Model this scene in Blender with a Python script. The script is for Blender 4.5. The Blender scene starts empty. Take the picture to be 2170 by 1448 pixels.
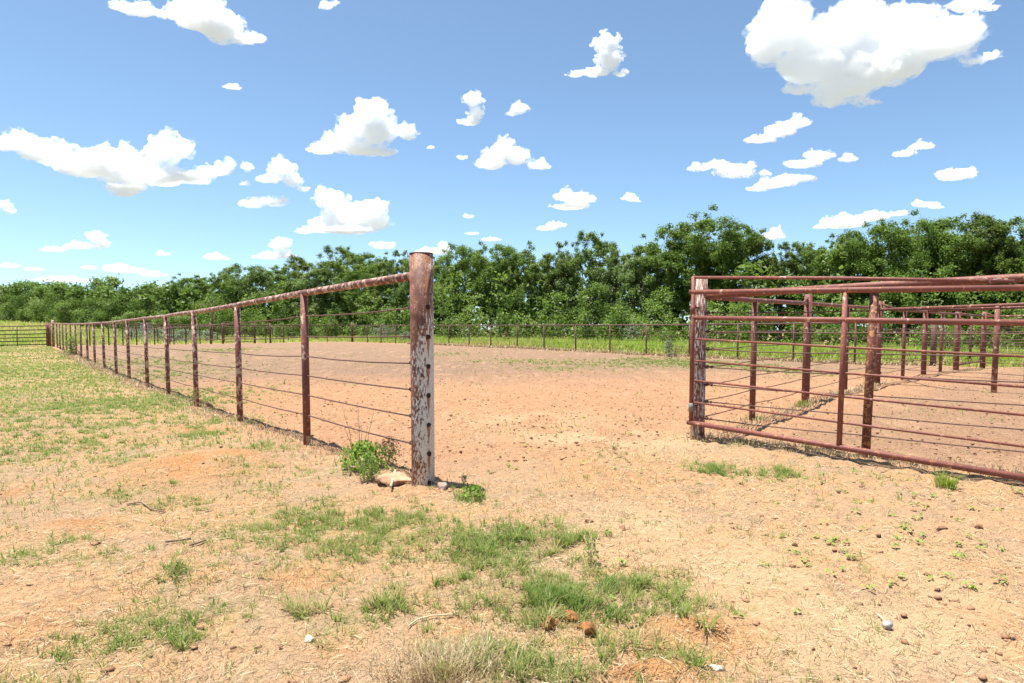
import bpy, math, random
import numpy as np
from mathutils import Vector, Matrix

# ------------------------------------------------------------------ camera
scene = bpy.context.scene
COL = scene.collection
CAM_H = 1.07
FPX = 1447.0                       # focal length in photograph pixels (24 mm on 36 mm)
PITCH = math.radians(4.0)          # camera tips down
PPY = 712.0 + FPX * math.tan(PITCH)
cam_d = bpy.data.cameras.new("camera")
cam = bpy.data.objects.new("camera", cam_d)
COL.objects.link(cam)
cam.location = (0, 0, CAM_H)
cam.rotation_euler = (math.radians(90) - PITCH, 0, 0)
cam_d.sensor_width = 36.0
cam_d.lens = 24.0
cam_d.shift_y = (PPY - 724.0) / 2170.0
cam_d.clip_start = 0.05
cam_d.clip_end = 60000.0
scene.camera = cam

# ------------------------------------------------------------------ sky, sun, exposure
SUN = Vector((-0.22, 0.07, 1.0)).normalized()
world = bpy.data.worlds.new("World")
scene.world = world
world.use_nodes = True
wn = world.node_tree
wn.nodes.clear()
sky_n = wn.nodes.new("ShaderNodeTexSky")
sky_n.sky_type = 'NISHITA'
sky_n.sun_disc = False
sky_n.sun_elevation = math.asin(SUN.z)
sky_n.sun_rotation = math.atan2(SUN.x, SUN.y)
sky_n.altitude = 300
sky_n.air_density = 0.65
sky_n.dust_density = 0.9
sky_n.ozone_density = 2.0
bg = wn.nodes.new("ShaderNodeBackground")
bg.inputs["Strength"].default_value = 0.108
wo = wn.nodes.new("ShaderNodeOutputWorld")
tint_n = wn.nodes.new("ShaderNodeMix"); tint_n.data_type = 'RGBA'; tint_n.blend_type = 'MULTIPLY'
tint_n.inputs[0].default_value = 1.0; tint_n.inputs[7].default_value = (0.96, 1.05, 0.98, 1.0)   # the camera's white balance on clear sky
wn.links.new(sky_n.outputs[0], tint_n.inputs[6])
wn.links.new(tint_n.outputs[2], bg.inputs[0])
wn.links.new(bg.outputs[0], wo.inputs[0])
sun_d = bpy.data.lights.new("sun", 'SUN')
sun_d.energy = 5.0
sun_d.angle = math.radians(0.53)
sun_d.color = (1.0, 0.95, 0.87)
sun = bpy.data.objects.new("sun", sun_d)
COL.objects.link(sun)
sun.rotation_euler = SUN.to_track_quat('Z', 'Y').to_euler()
sun.location = (-20, 6, 90)
vs = scene.view_settings
vs.view_transform = 'Standard'
vs.look = 'None'
vs.exposure = 1.1
vs.gamma = 1.0
vs.use_curve_mapping = False
cy = scene.cycles
cy.max_bounces = 24
cy.diffuse_bounces = 4
cy.glossy_bounces = 2
cy.transmission_bounces = 4
cy.transparent_max_bounces = 8
cy.volume_bounces = 24
cy.use_denoising = True
cy.sample_clamp_indirect = 6.0

# ------------------------------------------------------------------ helpers
rng = np.random.default_rng(7)
random.seed(7)
_h = np.random.default_rng(99).random(65536).astype(np.float64)


def vnoise(x, y, seed=0):
    """smooth lattice noise, 0..1"""
    xi = np.floor(x).astype(np.int64); yi = np.floor(y).astype(np.int64)
    fx = x - xi; fy = y - yi
    fx = fx * fx * fx * (fx * (fx * 6 - 15) + 10); fy = fy * fy * fy * (fy * (fy * 6 - 15) + 10)
    def h(a, b):
        return _h[((a * 73856093) ^ (b * 19349663) ^ (seed * 83492791)) & 65535]
    return ((h(xi, yi) * (1 - fx) + h(xi + 1, yi) * fx) * (1 - fy)
            + (h(xi, yi + 1) * (1 - fx) + h(xi + 1, yi + 1) * fx) * fy)


def fbm(x, y, octs=4, seed=0):
    a, s, t = 1.0, 0.0, 0.0
    for i in range(octs):
        s = s + a * vnoise(x, y, seed + i * 17); t += a
        x = x * 2.03 + 13.1; y = y * 2.03 + 7.7; a *= 0.5
    return s / t


def sstep(a, b, x):
    t = np.clip((x - a) / (b - a), 0, 1)
    return t * t * (3 - 2 * t)


def ray(px, py):
    cx, cyy = (px - 1085.0) / FPX, (PPY - py) / FPX
    c, s = math.cos(PITCH), math.sin(PITCH)
    return np.array([cx, c + cyy * s, -s + cyy * c])


def P(px, py, d):
    """point on the pixel's ray at distance d along the ground ahead"""
    r = ray(px, py)
    return Vector((r[0] * d / r[1], d, CAM_H + r[2] * d / r[1]))


def mesh_np(name, verts, faces, attrs=None, smooth=False, mat=None):
    """faces: (n,k) int array; attrs: {name: per-vertex float array}"""
    m = bpy.data.meshes.new(name)
    verts = np.asarray(verts, dtype=np.float32); faces = np.asarray(faces, dtype=np.int32)
    n, k = faces.shape
    m.vertices.add(len(verts)); m.vertices.foreach_set("co", verts.ravel())
    m.loops.add(n * k); m.loops.foreach_set("vertex_index", faces.ravel())
    m.polygons.add(n)
    m.polygons.foreach_set("loop_start", np.arange(n, dtype=np.int32) * k)
    m.polygons.foreach_set("loop_total", np.full(n, k, dtype=np.int32))
    if smooth:
        m.polygons.foreach_set("use_smooth", np.ones(n, dtype=bool))
    for an, av in (attrs or {}).items():
        a = m.attributes.new(an, 'FLOAT', 'POINT')
        a.data.foreach_set("value", np.asarray(av, dtype=np.float32))
    m.update(calc_edges=True)
    if mat:
        m.materials.append(mat)
    return m


def link(name, mesh, parent=None, loc=None, rz=0.0, scale=None):
    o = bpy.data.objects.new(name, mesh)
    COL.objects.link(o)
    if parent is not None:
        o.parent = parent
    if loc is not None:
        o.location = loc
    o.rotation_euler.z = rz
    if scale is not None:
        o.scale = scale
    return o


def tag(o, label=None, cat=None, group=None, kind=None):
    if label: o["label"] = label
    if cat: o["category"] = cat
    if group: o["group"] = group
    if kind: o["kind"] = kind
    return o


def thing(name, loc, label, cat, group=None):
    o = bpy.data.objects.new(name, None)
    o.empty_display_size = 0.2
    COL.objects.link(o)
    o.location = loc
    return tag(o, label, cat, group)


class NT:
    """small node-graph helper"""
    def __init__(self, name):
        self.mat = bpy.data.materials.new(name)
        self.mat.use_nodes = True
        self.t = self.mat.node_tree
        self.t.nodes.clear()
        self.out = self.t.nodes.new("ShaderNodeOutputMaterial")

    def n(self, typ, **kw):
        nd = self.t.nodes.new(typ)
        for k, v in kw.items():
            setattr(nd, k, v)
        return nd

    def set(self, sock, v):
        if isinstance(v, bpy.types.NodeSocket):
            self.t.links.new(v, sock)
        else:
            sock.default_value = v

    def math(self, op, a, b=0.0, c=None, clamp=False):
        nd = self.n("ShaderNodeMath", operation=op, use_clamp=clamp)
        self.set(nd.inputs[0], a); self.set(nd.inputs[1], b)
        if c is not None: self.set(nd.inputs[2], c)
        return nd.outputs[0]

    def noise(self, vec, scale, detail=3.0, rough=0.55, out=0, dist=0.0):
        nd = self.n("ShaderNodeTexNoise")
        if vec is not None: self.set(nd.inputs["Vector"], vec)
        nd.inputs["Scale"].default_value = scale
        nd.inputs["Detail"].default_value = detail
        nd.inputs["Roughness"].default_value = rough
        nd.inputs["Distortion"].default_value = dist
        return nd.outputs[out]

    def step(self, v, lo, hi):
        nd = self.n("ShaderNodeMapRange", interpolation_type='SMOOTHSTEP')
        self.set(nd.inputs[0], v); nd.inputs[1].default_value = lo; nd.inputs[2].default_value = hi
        return nd.outputs[0]

    def mix(self, f, a, b):
        nd = self.n("ShaderNodeMix", data_type='RGBA')
        self.set(nd.inputs[0], f)
        self.set(nd.inputs[6], a if isinstance(a, bpy.types.NodeSocket) else (*a, 1.0))
        self.set(nd.inputs[7], b if isinstance(b, bpy.types.NodeSocket) else (*b, 1.0))
        return nd.outputs[2]

    def attr(self, name):
        return self.n("ShaderNodeAttribute", attribute_name=name).outputs["Fac"]

    def pos(self):
        return self.n("ShaderNodeNewGeometry").outputs["Position"]

    def obj(self):
        return self.n("ShaderNodeTexCoord").outputs["Object"]

    def mapv(self, vec, scale):
        nd = self.n("ShaderNodeMapping")
        self.set(nd.inputs[0], vec); nd.inputs["Scale"].default_value = scale
        return nd.outputs[0]

    def bump(self, h, strength=0.5, dist=0.01):
        nd = self.n("ShaderNodeBump")
        self.set(nd.inputs["Height"], h); nd.inputs["Strength"].default_value = strength
        nd.inputs["Distance"].default_value = dist
        return nd.outputs[0]

    def principled(self, col, rough=0.8, normal=None, spec=0.3, metal=0.0):
        nd = self.n("ShaderNodeBsdfPrincipled")
        self.set(nd.inputs["Base Color"], col if isinstance(col, bpy.types.NodeSocket) else (*col, 1.0))
        self.set(nd.inputs["Roughness"], rough)
        self.set(nd.inputs["Specular IOR Level"], spec)
        self.set(nd.inputs["Metallic"], metal)
        if normal is not None: self.set(nd.inputs["Normal"], normal)
        return nd.outputs[0]

    def done(self, shader):
        self.t.links.new(shader, self.out.inputs["Surface"])
        return self.mat

# ------------------------------------------------------------------ terrain
BF_A = np.array([11.32, 27.4]); BF_U = np.array([-1.58, 1.858])        # back fence: first post and step
LF = lambda k: np.array([4.75 * (-0.118 - 0.3007 * k), 4.75 * (1 + 0.402 * k)])   # left fence posts
CORNER = BF_A + 16 * BF_U
LEFT_END = np.array([-25.5, 42.5])
GP1 = np.array([P(893, 1042, 4.75).x, 4.75])
GP2 = np.array([P(1478, 925, 7.17).x, 7.17])


def zbase(x, y):
    t = y - 0.35 * x
    z = np.interp(t, [0, 20, 30, 38.7, 43, 48, 62, 80, 110, 160, 300], [0, 0, .13, .31, .37, .45, .56, .8, 1.4, 2.3, 3.0])
    z = z + 0.06 * sstep(9, 14, y) * sstep(3, 6, x) * (1 - sstep(20, 26, y))
    z = z + 1.5 * sstep(60, 110, y) * sstep(-35, -75, x)
    return z


def side(a, b, x, y):
    """signed distance from line a->b, positive on the left"""
    d = (b - a) / np.linalg.norm(b - a)
    return d[0] * (y - a[1]) - d[1] * (x - a[0])


def arena_dist(x, y):
    """> 0 on the churned soil inside the fences (metres to the edge)"""
    s1 = -side(GP1, LF(18), x, y)                       # right of the left fence
    s2 = side(GP1, GP2, x, y)                           # beyond the gateway
    s2b = side(GP2, GP2 + np.array([1.0, -1.0]), x, y)  # beyond the front fence of the pens
    front = np.maximum(s2, -10) if False else np.where(x > GP2[0], np.maximum(s2b, s2), s2)
    s3 = side(BF_A, CORNER, x, y)                       # this side of the back fence
    s4 = side(CORNER, LEFT_END, x, y)
    return np.minimum(np.minimum(s1, front), np.minimum(s3, s4))


def ground_hit(px, py):
    r = ray(px, py); t = CAM_H / -r[2] if r[2] < 0 else 60.0
    for _ in range(12):
        p = r * t
        t = t + 0.7 * ((CAM_H + p[2]) - float(zbase(p[0], p[1]))) / max(-r[2], 0.02)
    p = r * t
    return p[0], p[1]


def px_patch(cx, cy_, rx, ry):
    x, d = ground_hit(cx, cy_)
    _, d2 = ground_hit(cx, cy_ - ry)
    return (x, d, rx * d / FPX, max(d2 - d, 0.05))


GREEN = [px_patch(*p[:4]) + (p[4],) for p in [
    (1040, 1165, 120, 42, 1.0), (960, 1215, 110, 35, .75), (1200, 1270, 150, 55, 1.0), (1340, 1235, 80, 30, .7),
    (1090, 1400, 110, 50, .9), (1430, 1225, 60, 26, .5), (1440, 1290, 50, 30, .5), (800, 1130, 150, 40, .8), (640, 1110, 170, 42, .8),
    (560, 1085, 70, 20, .5), (860, 1092, 90, 20, .7), (330, 1345, 100, 35, .7), (230, 1320, 90, 35, .6), (80, 1395, 110, 40, .6),
    (380, 1215, 45, 18, .7), (140, 1140, 50, 14, .6), (330, 1060, 80, 20, .35), (300, 965, 90, 22, .6), (570, 955, 50, 12, .6),
    (430, 918, 50, 12, .7), (120, 870, 220, 30, .75), (340, 850, 170, 28, .75), (80, 785, 150, 26, .9), (250, 800, 150, 22, .6),
    (810, 1290, 60, 25, .6), (1000, 1062, 40, 14, .8), (1290, 970, 50, 12, .35), (1530, 1005, 45, 14, .6), (1650, 1008, 60, 14, .7),
    (1440, 1400, 70, 30, .45), (1500, 985, 60, 10, .4), (90, 1150, 120, 30, .35), (900, 1290, 90, 40, .35), (480, 1300, 90, 30, .35),
    (700, 1180, 120, 30, .4), (1250, 1185, 35, 22, .4), (1565, 940, 40, 9, .5), (1860, 1005, 60, 10, .3), (560, 1030, 60, 14, .4),
    (240, 1180, 90, 18, .35), (950, 1300, 120, 40, .3), (170, 940, 120, 22, .5), (690, 1000, 60, 16, .35), (1120, 1110, 60, 16, .3),
    (1700, 705, 40, 4, .2), (1480, 772, 120, 7, .6), (1400, 765, 90, 6, .6), (1300, 775, 160, 7, .35), (1150, 766, 140, 5, .35),
    (470, 742, 60, 4, .4), (950, 752, 80, 4, .3), (1170, 782, 50, 5, .4), (395, 770, 14, 3, .7), (272, 770, 12, 3, .6), (1715, 792, 60, 6, .4),
    (1640, 783, 60, 5, .5), (200, 905, 150, 20, .55), (60, 965, 110, 20, .5), (250, 1040, 90, 18, .45), (430, 1060, 90, 18, .4), (60, 1185, 90, 20, .4), (290, 1275, 110, 22, .4),
    (470, 890, 80, 14, .5), (520, 1000, 70, 14, .4), (700, 1330, 70, 25, .4), (150, 1440, 120, 24, .6)]]
ORANGE = [px_patch(*p[:4]) + (p[4],) for p in [
    (430, 990, 130, 30, 1), (330, 1005, 80, 20, .8), (130, 1275, 140, 35, .9), (30, 1045, 70, 22, .9), (170, 1100, 60, 12, .9), (1470, 1345, 140, 42, 1),
    (1380, 1432, 110, 26, 1), (640, 1225, 90, 22, .6), (250, 1110, 110, 16, .6), (390, 910, 80, 12, .6), (1280, 1000, 150, 30, .4), (700, 1380, 60, 20, .5),
    (60, 1330, 70, 25, .6), (970, 1330, 40, 14, .7)]]
PALE = [px_patch(*p[:4]) + (p[4],) for p in [
    (1300, 930, 190, 22, 1), (1120, 890, 160, 20, .6), (1600, 1200, 260, 70, .7), (1800, 1330, 320, 90, .8), (1350, 1120, 160, 40, .8), (1230, 1180, 80, 25, .7),
    (1900, 1180, 250, 60, .4), (1560, 1075, 130, 22, .5), (2050, 1300, 200, 90, .6), (1250, 905, 120, 12, .6)]]
MULCH = [px_patch(*p[:4]) + (p[4],) for p in [
    (1700, 985, 260, 24, 1), (1560, 950, 140, 16, .9), (560, 1010, 160, 26, .8), (300, 1150, 200, 30, .7), (560, 1270, 160, 50, .7), (420, 1400, 200, 50, .6), (1900, 1080, 220, 30, .6),
    (1000, 990, 120, 24, .6), (1180, 1060, 140, 26, .7), (760, 1240, 140, 30, .6), (1900, 1300, 160, 40, .5), (700, 1060, 90, 20, .6), (150, 1220, 120, 20, .6), (1080, 930, 160, 18, .5)]]
MOUNDS = [px_patch(*p[:4]) + (p[4],) for p in [(1470, 1345, 110, 30, .05), (1390, 1432, 90, 20, .06), (1860, 860, 110, 22, .10), (430, 985, 120, 25, .06), (900, 1050, 50, 16, .03)]]


def patch_mask(lst, x, y):
    m = np.zeros_like(x)
    for (cx, cy_, rx, ry, w) in lst:
        q = ((x - cx) / rx) ** 2 + ((y - cy_) / ry) ** 2
        m = np.maximum(m, w * np.exp(-q * 0.9))
    return m


def churn(x, y):
    a = sstep(-.5, 1.2, arena_dist(x, y))
    f = np.maximum(a, 0.55 * sstep(-3.2, .5, side(GP1, GP2, x, y)) * sstep(-.3, 1.0, x))
    return np.maximum(f, .6 * sstep(.8, 2.2, x))


def zground(x, y):
    x = np.asarray(x, dtype=float); y = np.asarray(y, dtype=float)
    z = zbase(x, y)
    near = 1 - sstep(25, 60, y)
    c = churn(x, y)
    z = z + near * (fbm(x * .5, y * .5, 3, 3) - .5) * .10 * (1 - .5 * c)
    z = z + near * (fbm(x * 2.6, y * 2.6, 3, 11) - .5) * .045
    rid = 1 - np.abs(fbm(x * 6.5, y * 6.5, 2, 21) * 2 - 1)
    z = z + near * ((rid - .8) * .045 + (fbm(x * 15, y * 15, 2, 31) - .5) * .045) * (0.45 + .55 * c)
    z = z + patch_mask(MOUNDS, x, y) if np.size(x) > 0 else z
    # dead grass and blown soil banked up along the pen's dividing fence
    return z


def Zg(x, y):
    return float(zground(np.array([x]), np.array([y]))[0])


def grow(start, step, rate, stop):
    out = [start]
    while out[-1] < stop:
        step = step * rate
        out.append(out[-1] + step)
    return out


gx = list(np.arange(0, 5, .045)); gx += grow(gx[-1], .045, 1.075, 30000)
gx = np.array(sorted([-v for v in gx[1:]] + gx))
gy = [1.55]
while gy[-1] < 30000:
    gy.append(gy[-1] + (max(gy[-1] * .0092, .016) if gy[-1] < 12 else gy[-1] * .030))
gy = np.array([-30000, -8000, -2000, -500, -150, -60, -25, -12, -6, -3, -1.5, -.6, 0, .4, .8, 1.1, 1.35] + gy)
GXX, GYY = np.meshgrid(gx, gy)
gxv, gyv = GXX.ravel(), GYY.ravel()
gz = zground(gxv, gyv)
nc, nr = len(gx), len(gy)
ii = np.arange((nr - 1) * (nc - 1)); r_, c_ = ii // (nc - 1), ii % (nc - 1)
v0 = r_ * nc + c_
gf = np.stack([v0, v0 + 1, v0 + nc + 1, v0 + nc], 1)

AD = arena_dist(gxv, gyv) + (fbm(gxv * .9, gyv * .9, 3, 41) - .5) * 1.0
m_arena = sstep(-.35, .5, AD)
beyond = np.maximum(sstep(.2, 2.0, -side(BF_A, CORNER, gxv, gyv)), sstep(.2, 1.5, -side(CORNER, LEFT_END, gxv, gyv)) * sstep(-60, -10, gxv))
beyond = np.maximum(beyond, sstep(55, 65, gyv))
beyond = np.maximum(beyond, sstep(36, 42, gyv) * sstep(0, -2, -side(GP1, LF(18), gxv, gyv)))
m_green = patch_mask(GREEN, gxv, gyv) * sstep(.28, .62, fbm(gxv * 3.1, gyv * 3.1, 4, 51))
left_turf = sstep(.3, 2.5, side(GP1, LF(18), gxv, gyv)) * sstep(8, 15, gyv)
m_green = np.maximum(m_green, left_turf * (.5 + .5 * sstep(.25, .5, fbm(gxv * .55, gyv * .55, 4, 61))))
m_green = np.maximum(m_green, beyond)
m_orange = patch_mask(ORANGE, gxv, gyv) * sstep(.2, .5, fbm(gxv * 2.2, gyv * 2.2, 3, 71))
m_pale = patch_mask(PALE, gxv, gyv) * sstep(.25, .6, fbm(gxv * 2.7, gyv * 1.7, 4, 81))
m_far = m_arena * sstep(12, 23, gyv - .25 * gxv + (fbm(gxv * .25, gyv * .25, 3, 91) - .5) * 9)
m_pen = m_arena * sstep(.0, 1.2, side(GP2 + 0, GP2 + np.array([.656, .754]), gxv, gyv) * -1)
m_far = np.maximum(m_far, m_pen * .6)
m_mulch = patch_mask(MULCH, gxv, gyv) * sstep(.3, .6, fbm(gxv * 3.3, gyv * 3.3, 4, 77))
m_mulch = np.maximum(m_mulch, .8 * (1 - m_arena) * sstep(.55, .72, fbm(gxv * 1.5 + 40, gyv * 1.5, 4, 78)) * (1 - sstep(20, 40, gyv)))
g_mesh = mesh_np("ground", np.stack([gxv, gyv, gz], 1), gf,
                 {"arena": m_arena, "green": m_green, "orange": m_orange, "mulch": m_mulch, "pale": m_pale, "far": m_far, "field": beyond, "open": sstep(250, 500, np.hypot(gxv, gyv))}, smooth=True)

t = NT("sandy_soil")
p = t.pos()
n1 = t.noise(p, 0.9, 5); n2 = t.noise(p, 7.0, 5, .6); n3 = t.noise(p, 34.0, 4, .65); n4 = t.noise(p, 130.0, 3, .6); n5 = t.noise(p, 15.0, 4, .7)
col = t.mix(t.step(n1, .3, .7), (.44, .268, .148), (.47, .272, .138))
col = t.mix(t.step(n2, .42, .68), col, (.36, .245, .142))
col = t.mix(t.math('MULTIPLY', t.attr("arena"), .8), col, t.mix(t.step(n2, .35, .7), (.42, .228, .125), (.36, .19, .103)))
col = t.mix(t.math('MULTIPLY', t.attr("far"), t.step(n1, -.2, .5)), col, (.25, .162, .108))
col = t.mix(t.math('MULTIPLY', t.attr("mulch"), .75), col, t.mix(t.step(n3, .35, .65), (.30, .205, .132), (.39, .285, .182)))
streak = t.noise(t.mapv(p, (1.6, .35, 1)), 2.2, 4, .6)
col = t.mix(t.math('MULTIPLY', t.math('MULTIPLY', t.step(streak, .52, .66), t.attr("arena")), .5), col, (.43, .275, .165))
col = t.mix(t.attr("pale"), col, (.50, .345, .20))
col = t.mix(t.math('MULTIPLY', t.attr("orange"), 1.0), col, t.mix(t.step(n2, .3, .7), (.43, .22, .092), (.38, .17, .06)))
col = t.mix(t.math('MULTIPLY', t.attr("green"), t.step(n3, .35, .6)), col, t.mix(t.step(n2, .4, .65), (.155, .195, .042), (.25, .235, .08)))
col = t.mix(t.math('MULTIPLY', t.attr("field"), .8), col, t.mix(t.step(n1, .35, .65), (.15, .19, .035), (.22, .20, .06)))
col = t.mix(t.math('MULTIPLY', t.attr("open"), .9), col, (.185, .19, .175))
col = t.mix(t.math('MULTIPLY', t.step(n3, .55, .70), .6), col, (.19, .105, .06))
col = t.mix(t.math('MULTIPLY', t.step(n5, .57, .70), .45), col, (.24, .135, .078))
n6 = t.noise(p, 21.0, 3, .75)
col = t.mix(t.math('MULTIPLY', t.math('MULTIPLY', t.step(n6, .585, .64), t.attr("arena")), .75), col, (.175, .095, .055))  # dark specks: hoof-pit shade painted into the soil colour, along with crumbs
col = t.mix(t.math('MULTIPLY', t.step(n4, .60, .75), .35), col, (.46, .33, .21))
hgt = t.math('ADD', t.math('ADD', t.math('MULTIPLY', n2, .6), t.math('MULTIPLY', n5, .9)), t.math('ADD', t.math('MULTIPLY', n3, .5), t.math('MULTIPLY', n4, .22)))
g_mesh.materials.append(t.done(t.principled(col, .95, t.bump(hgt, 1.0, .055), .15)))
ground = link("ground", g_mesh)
tag(ground, "sandy orange soil ground with dry turf outside the pipe fence", None, None, "structure")

# ------------------------------------------------------------------ pipe fences
def rust_mat(name, base=(.18, .066, .050), base2=(.125, .048, .038), fleck=(.46, .33, .25), amount=.60, orange=(.34, .14, .055), oamt=.575, scale=1.0):
    t = NT(name)
    p = t.pos()
    n1 = t.noise(p, 3.5 * scale, 4); n2 = t.noise(p, 26 * scale, 5, .65); n3 = t.noise(p, 90 * scale, 4, .6); n4 = t.noise(p, 9 * scale, 4, .6, dist=.6)
    c = t.mix(t.step(n1, .35, .68), base, base2)
    c = t.mix(t.step(n2, oamt, oamt + .07), c, orange)
    c = t.mix(t.math('MULTIPLY', t.step(n3, .56, .7), .4), c, (.07, .024, .02))
    c = t.mix(t.math('MULTIPLY', t.step(n4, amount, amount + .035), t.step(n3, .33, .5)), c, fleck)
    return t.done(t.principled(c, .62, t.bump(t.math('ADD', n2, t.math('MULTIPLY', n3, .5)), .35, .004), .35))


M_pipe = rust_mat("oxide_red_pipe")
M_fleck = rust_mat("flecked_red_pipe", amount=.515, fleck=(.50, .38, .30), oamt=.58, scale=1.7)
M_gate = rust_mat("gate_red_pipe", base=(.21, .074, .056), base2=(.155, .054, .043), oamt=.565, amount=.64)
M_far = rust_mat("weathered_brown_pipe", base=(.13, .066, .053), base2=(.10, .050, .042), amount=.75, oamt=.72)
M_cable = rust_mat("rusty_cable", base=(.13, .06, .045), base2=(.10, .05, .04), amount=.8, oamt=.6, fleck=(.2, .14, .1))
M_orange = rust_mat("orange_scabbed_pipe", base=(.15, .05, .035), base2=(.10, .034, .027), fleck=(.40, .20, .085), amount=.535, oamt=.56, scale=3.4)


def white_rust(name, bias_dir, bias=.35, hole_dir=None, z0=0, zs=.2, mid=.52, top=.30, stretch=.42):
    """old white paint scabbing off a rusty pipe; rust runs below each hole"""
    t = NT(name)
    o = t.obj()
    sep = t.n("ShaderNodeSeparateXYZ"); t.set(sep.inputs[0], o)
    stretched = t.mapv(o, (1, 1, stretch))
    n1 = t.noise(stretched, 21, 7, .74); n2 = t.noise(stretched, 85, 5, .72); n3 = t.noise(o, 4, 3)
    side_ = t.math('ADD', t.math('MULTIPLY', sep.outputs[0], bias_dir[0] / .08), t.math('MULTIPLY', sep.outputs[1], bias_dir[1] / .08))
    v = t.math('ADD', n1, t.math('MULTIPLY', side_, bias * .22))
    v = t.math('ADD', v, t.math('MULTIPLY', t.math('SUBTRACT', n2, .5), 1.15))
    v = t.math('ADD', v, t.math('MULTIPLY', t.step(sep.outputs[2], .85, 1.45), top))
    rustm = t.step(v, mid - .02, mid + .10)
    rust = t.mix(t.step(n2, .38, .62), (.30, .14, .08), (.125, .042, .030))
    rust = t.mix(t.math('MULTIPLY', t.step(t.noise(stretched, 120, 4, .7), .56, .63), .7), rust, (.44, .31, .23))
    rust = t.mix(t.step(n3, .5, .62), rust, (.11, .040, .032))
    paint = t.mix(t.step(n2, .45, .7), (.60, .58, .55), (.48, .40, .33))
    c = t.mix(rustm, paint, rust)
    if hole_dir is not None:
        hx, hy = hole_dir
        s = t.math('ADD', t.math('MULTIPLY', sep.outputs[0], -hy), t.math('MULTIPLY', sep.outputs[1], hx))
        s = t.math('ADD', s, t.math('MULTIPLY', t.math('SUBTRACT', t.noise(t.mapv(o, (1, 1, .5)), 30, 3), .5), .014))
        below = t.math('FRACT', t.math('DIVIDE', t.math('SUBTRACT', z0, sep.outputs[2]), zs))
        width = t.math('SUBTRACT', .016, t.math('MULTIPLY', below, .021))
        drip = t.math('LESS_THAN', t.math('ABSOLUTE', s), width)
        facing = t.math('GREATER_THAN', t.math('ADD', t.math('MULTIPLY', sep.outputs[0], hx), t.math('MULTIPLY', sep.outputs[1], hy)), .04)
        c = t.mix(t.math('MULTIPLY', t.math('MULTIPLY', drip, facing), .85), c, (.28, .10, .035))
    hb = t.math('ADD', t.math('MULTIPLY', rustm, .7), n2)
    return t.done(t.principled(c, .6, t.bump(hb, .45, .004), .35))


def tube(path, r, sides=12, caps=True):
    """pipe along a polyline of points -> (verts, quads+caps as list)"""
    path = [Vector(p) for p in path]
    V, F = [], []
    for i, p in enumerate(path):
        d = (path[min(i + 1, len(path) - 1)] - path[max(i - 1, 0)]).normalized()
        a = d.cross(Vector((0, 0, 1)))
        if a.length < .05: a = Vector((1, 0, 0))
        a.normalize(); b = a.cross(d).normalized()
        for s in range(sides):
            th = 2 * math.pi * s / sides
            V.append(p + a * (math.cos(th) * r) + b * (math.sin(th) * r))
    for i in range(len(path) - 1):
        for s in range(sides):
            s2 = (s + 1) % sides
            F.append((i * sides + s, i * sides + s2, (i + 1) * sides + s2, (i + 1) * sides + s))
    if caps:
        F.append(tuple(range(sides))[::-1]); F.append(tuple(range((len(path) - 1) * sides, len(path) * sides)))
    return V, F


def pydata(name, V, F, mat, smooth=True):
    m = bpy.data.meshes.new(name)
    m.from_pydata([tuple(v) for v in V], [], F)
    if smooth:
        for p in m.polygons:
            p.use_smooth = len(p.vertices) == 4
    m.materials.append(mat); m.update()
    return m


def ico(sub):
    import bmesh
    bm = bmesh.new(); bmesh.ops.create_icosphere(bm, subdivisions=sub, radius=1.0)
    v = np.array([x.co[:] for x in bm.verts]); f = np.array([[w.index for w in x.verts] for x in bm.faces])
    bm.free()
    return v, f


ICO1, ICO2, ICO3 = ico(1), ico(2), ico(3)


WORLD = {}


def pipe(name, path, r, mat, parent, sides=12):
    o0 = Vector(path[0])
    V, F = tube([Vector(p) - o0 for p in path], r, sides)
    o = link(name, pydata(name, V, F, mat), parent, o0 - Vector(WORLD[parent.name]))
    WORLD[o.name] = tuple(o0)
    return o


def root(name, loc, label, cat, group=None):
    o = thing(name, loc, label, cat, group)
    WORLD[o.name] = tuple(loc)
    return o


def post(parent, x, y, ztop, r, mat, name="post", sides=14, lean=0.0):
    zb = Zg(x, y) - .12
    V, F = tube([(0, 0, 0), (lean * .4, 0, (ztop - zb) * .5), (lean, 0, ztop - zb)], r, sides)
    o = link(name, pydata(name, V, F, mat), parent, Vector((x, y, zb)) - Vector(WORLD[parent.name]))
    WORLD[o.name] = (x, y, zb)
    return o


def wob(path, amp, seed):
    r = random.Random(seed)
    return [Vector(p) + Vector((0, 0, r.uniform(-amp, amp))) for p in path]


def sagged(pts, sag, seed, n=3):
    """cable through the posts, hanging a little between them"""
    r = random.Random(seed); out = []
    for a, b in zip(pts[:-1], pts[1:]):
        s = sag * r.uniform(.3, 1.3)
        for i in range(n):
            u = i / n
            q = Vector(a).lerp(Vector(b), u); q.z -= s * 4 * u * (1 - u)
            out.append(q)
    out.append(Vector(pts[-1]))
    return out


def knot(parent, at, r, seed, mat=None):
    """the cable's twisted tie beside a post: two loops of wire and a clamp"""
    V, F = [], []
    rr = random.Random(seed)
    for j in range(3):
        a = rr.uniform(0, 6.28); n = len(V)
        pts = [Vector((math.cos(a) * .3 * r + math.cos(q * 1.05) * r * .8, math.sin(a) * r * .4 + rr.uniform(-.2, .2) * r, math.sin(q * 1.05) * r * .9 + rr.uniform(-.2, .2) * r)) for q in range(6)]
        v, f = tube(pts, r * .26, 5)
        V += v; F += [tuple(i + n for i in q) for q in f]
    o = link("wire_tie", pydata("wire_tie", V, F, mat or M_cable), parent, Vector(at) - Vector(WORLD[parent.name]))
    WORLD[o.name] = tuple(at)
    return o


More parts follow.
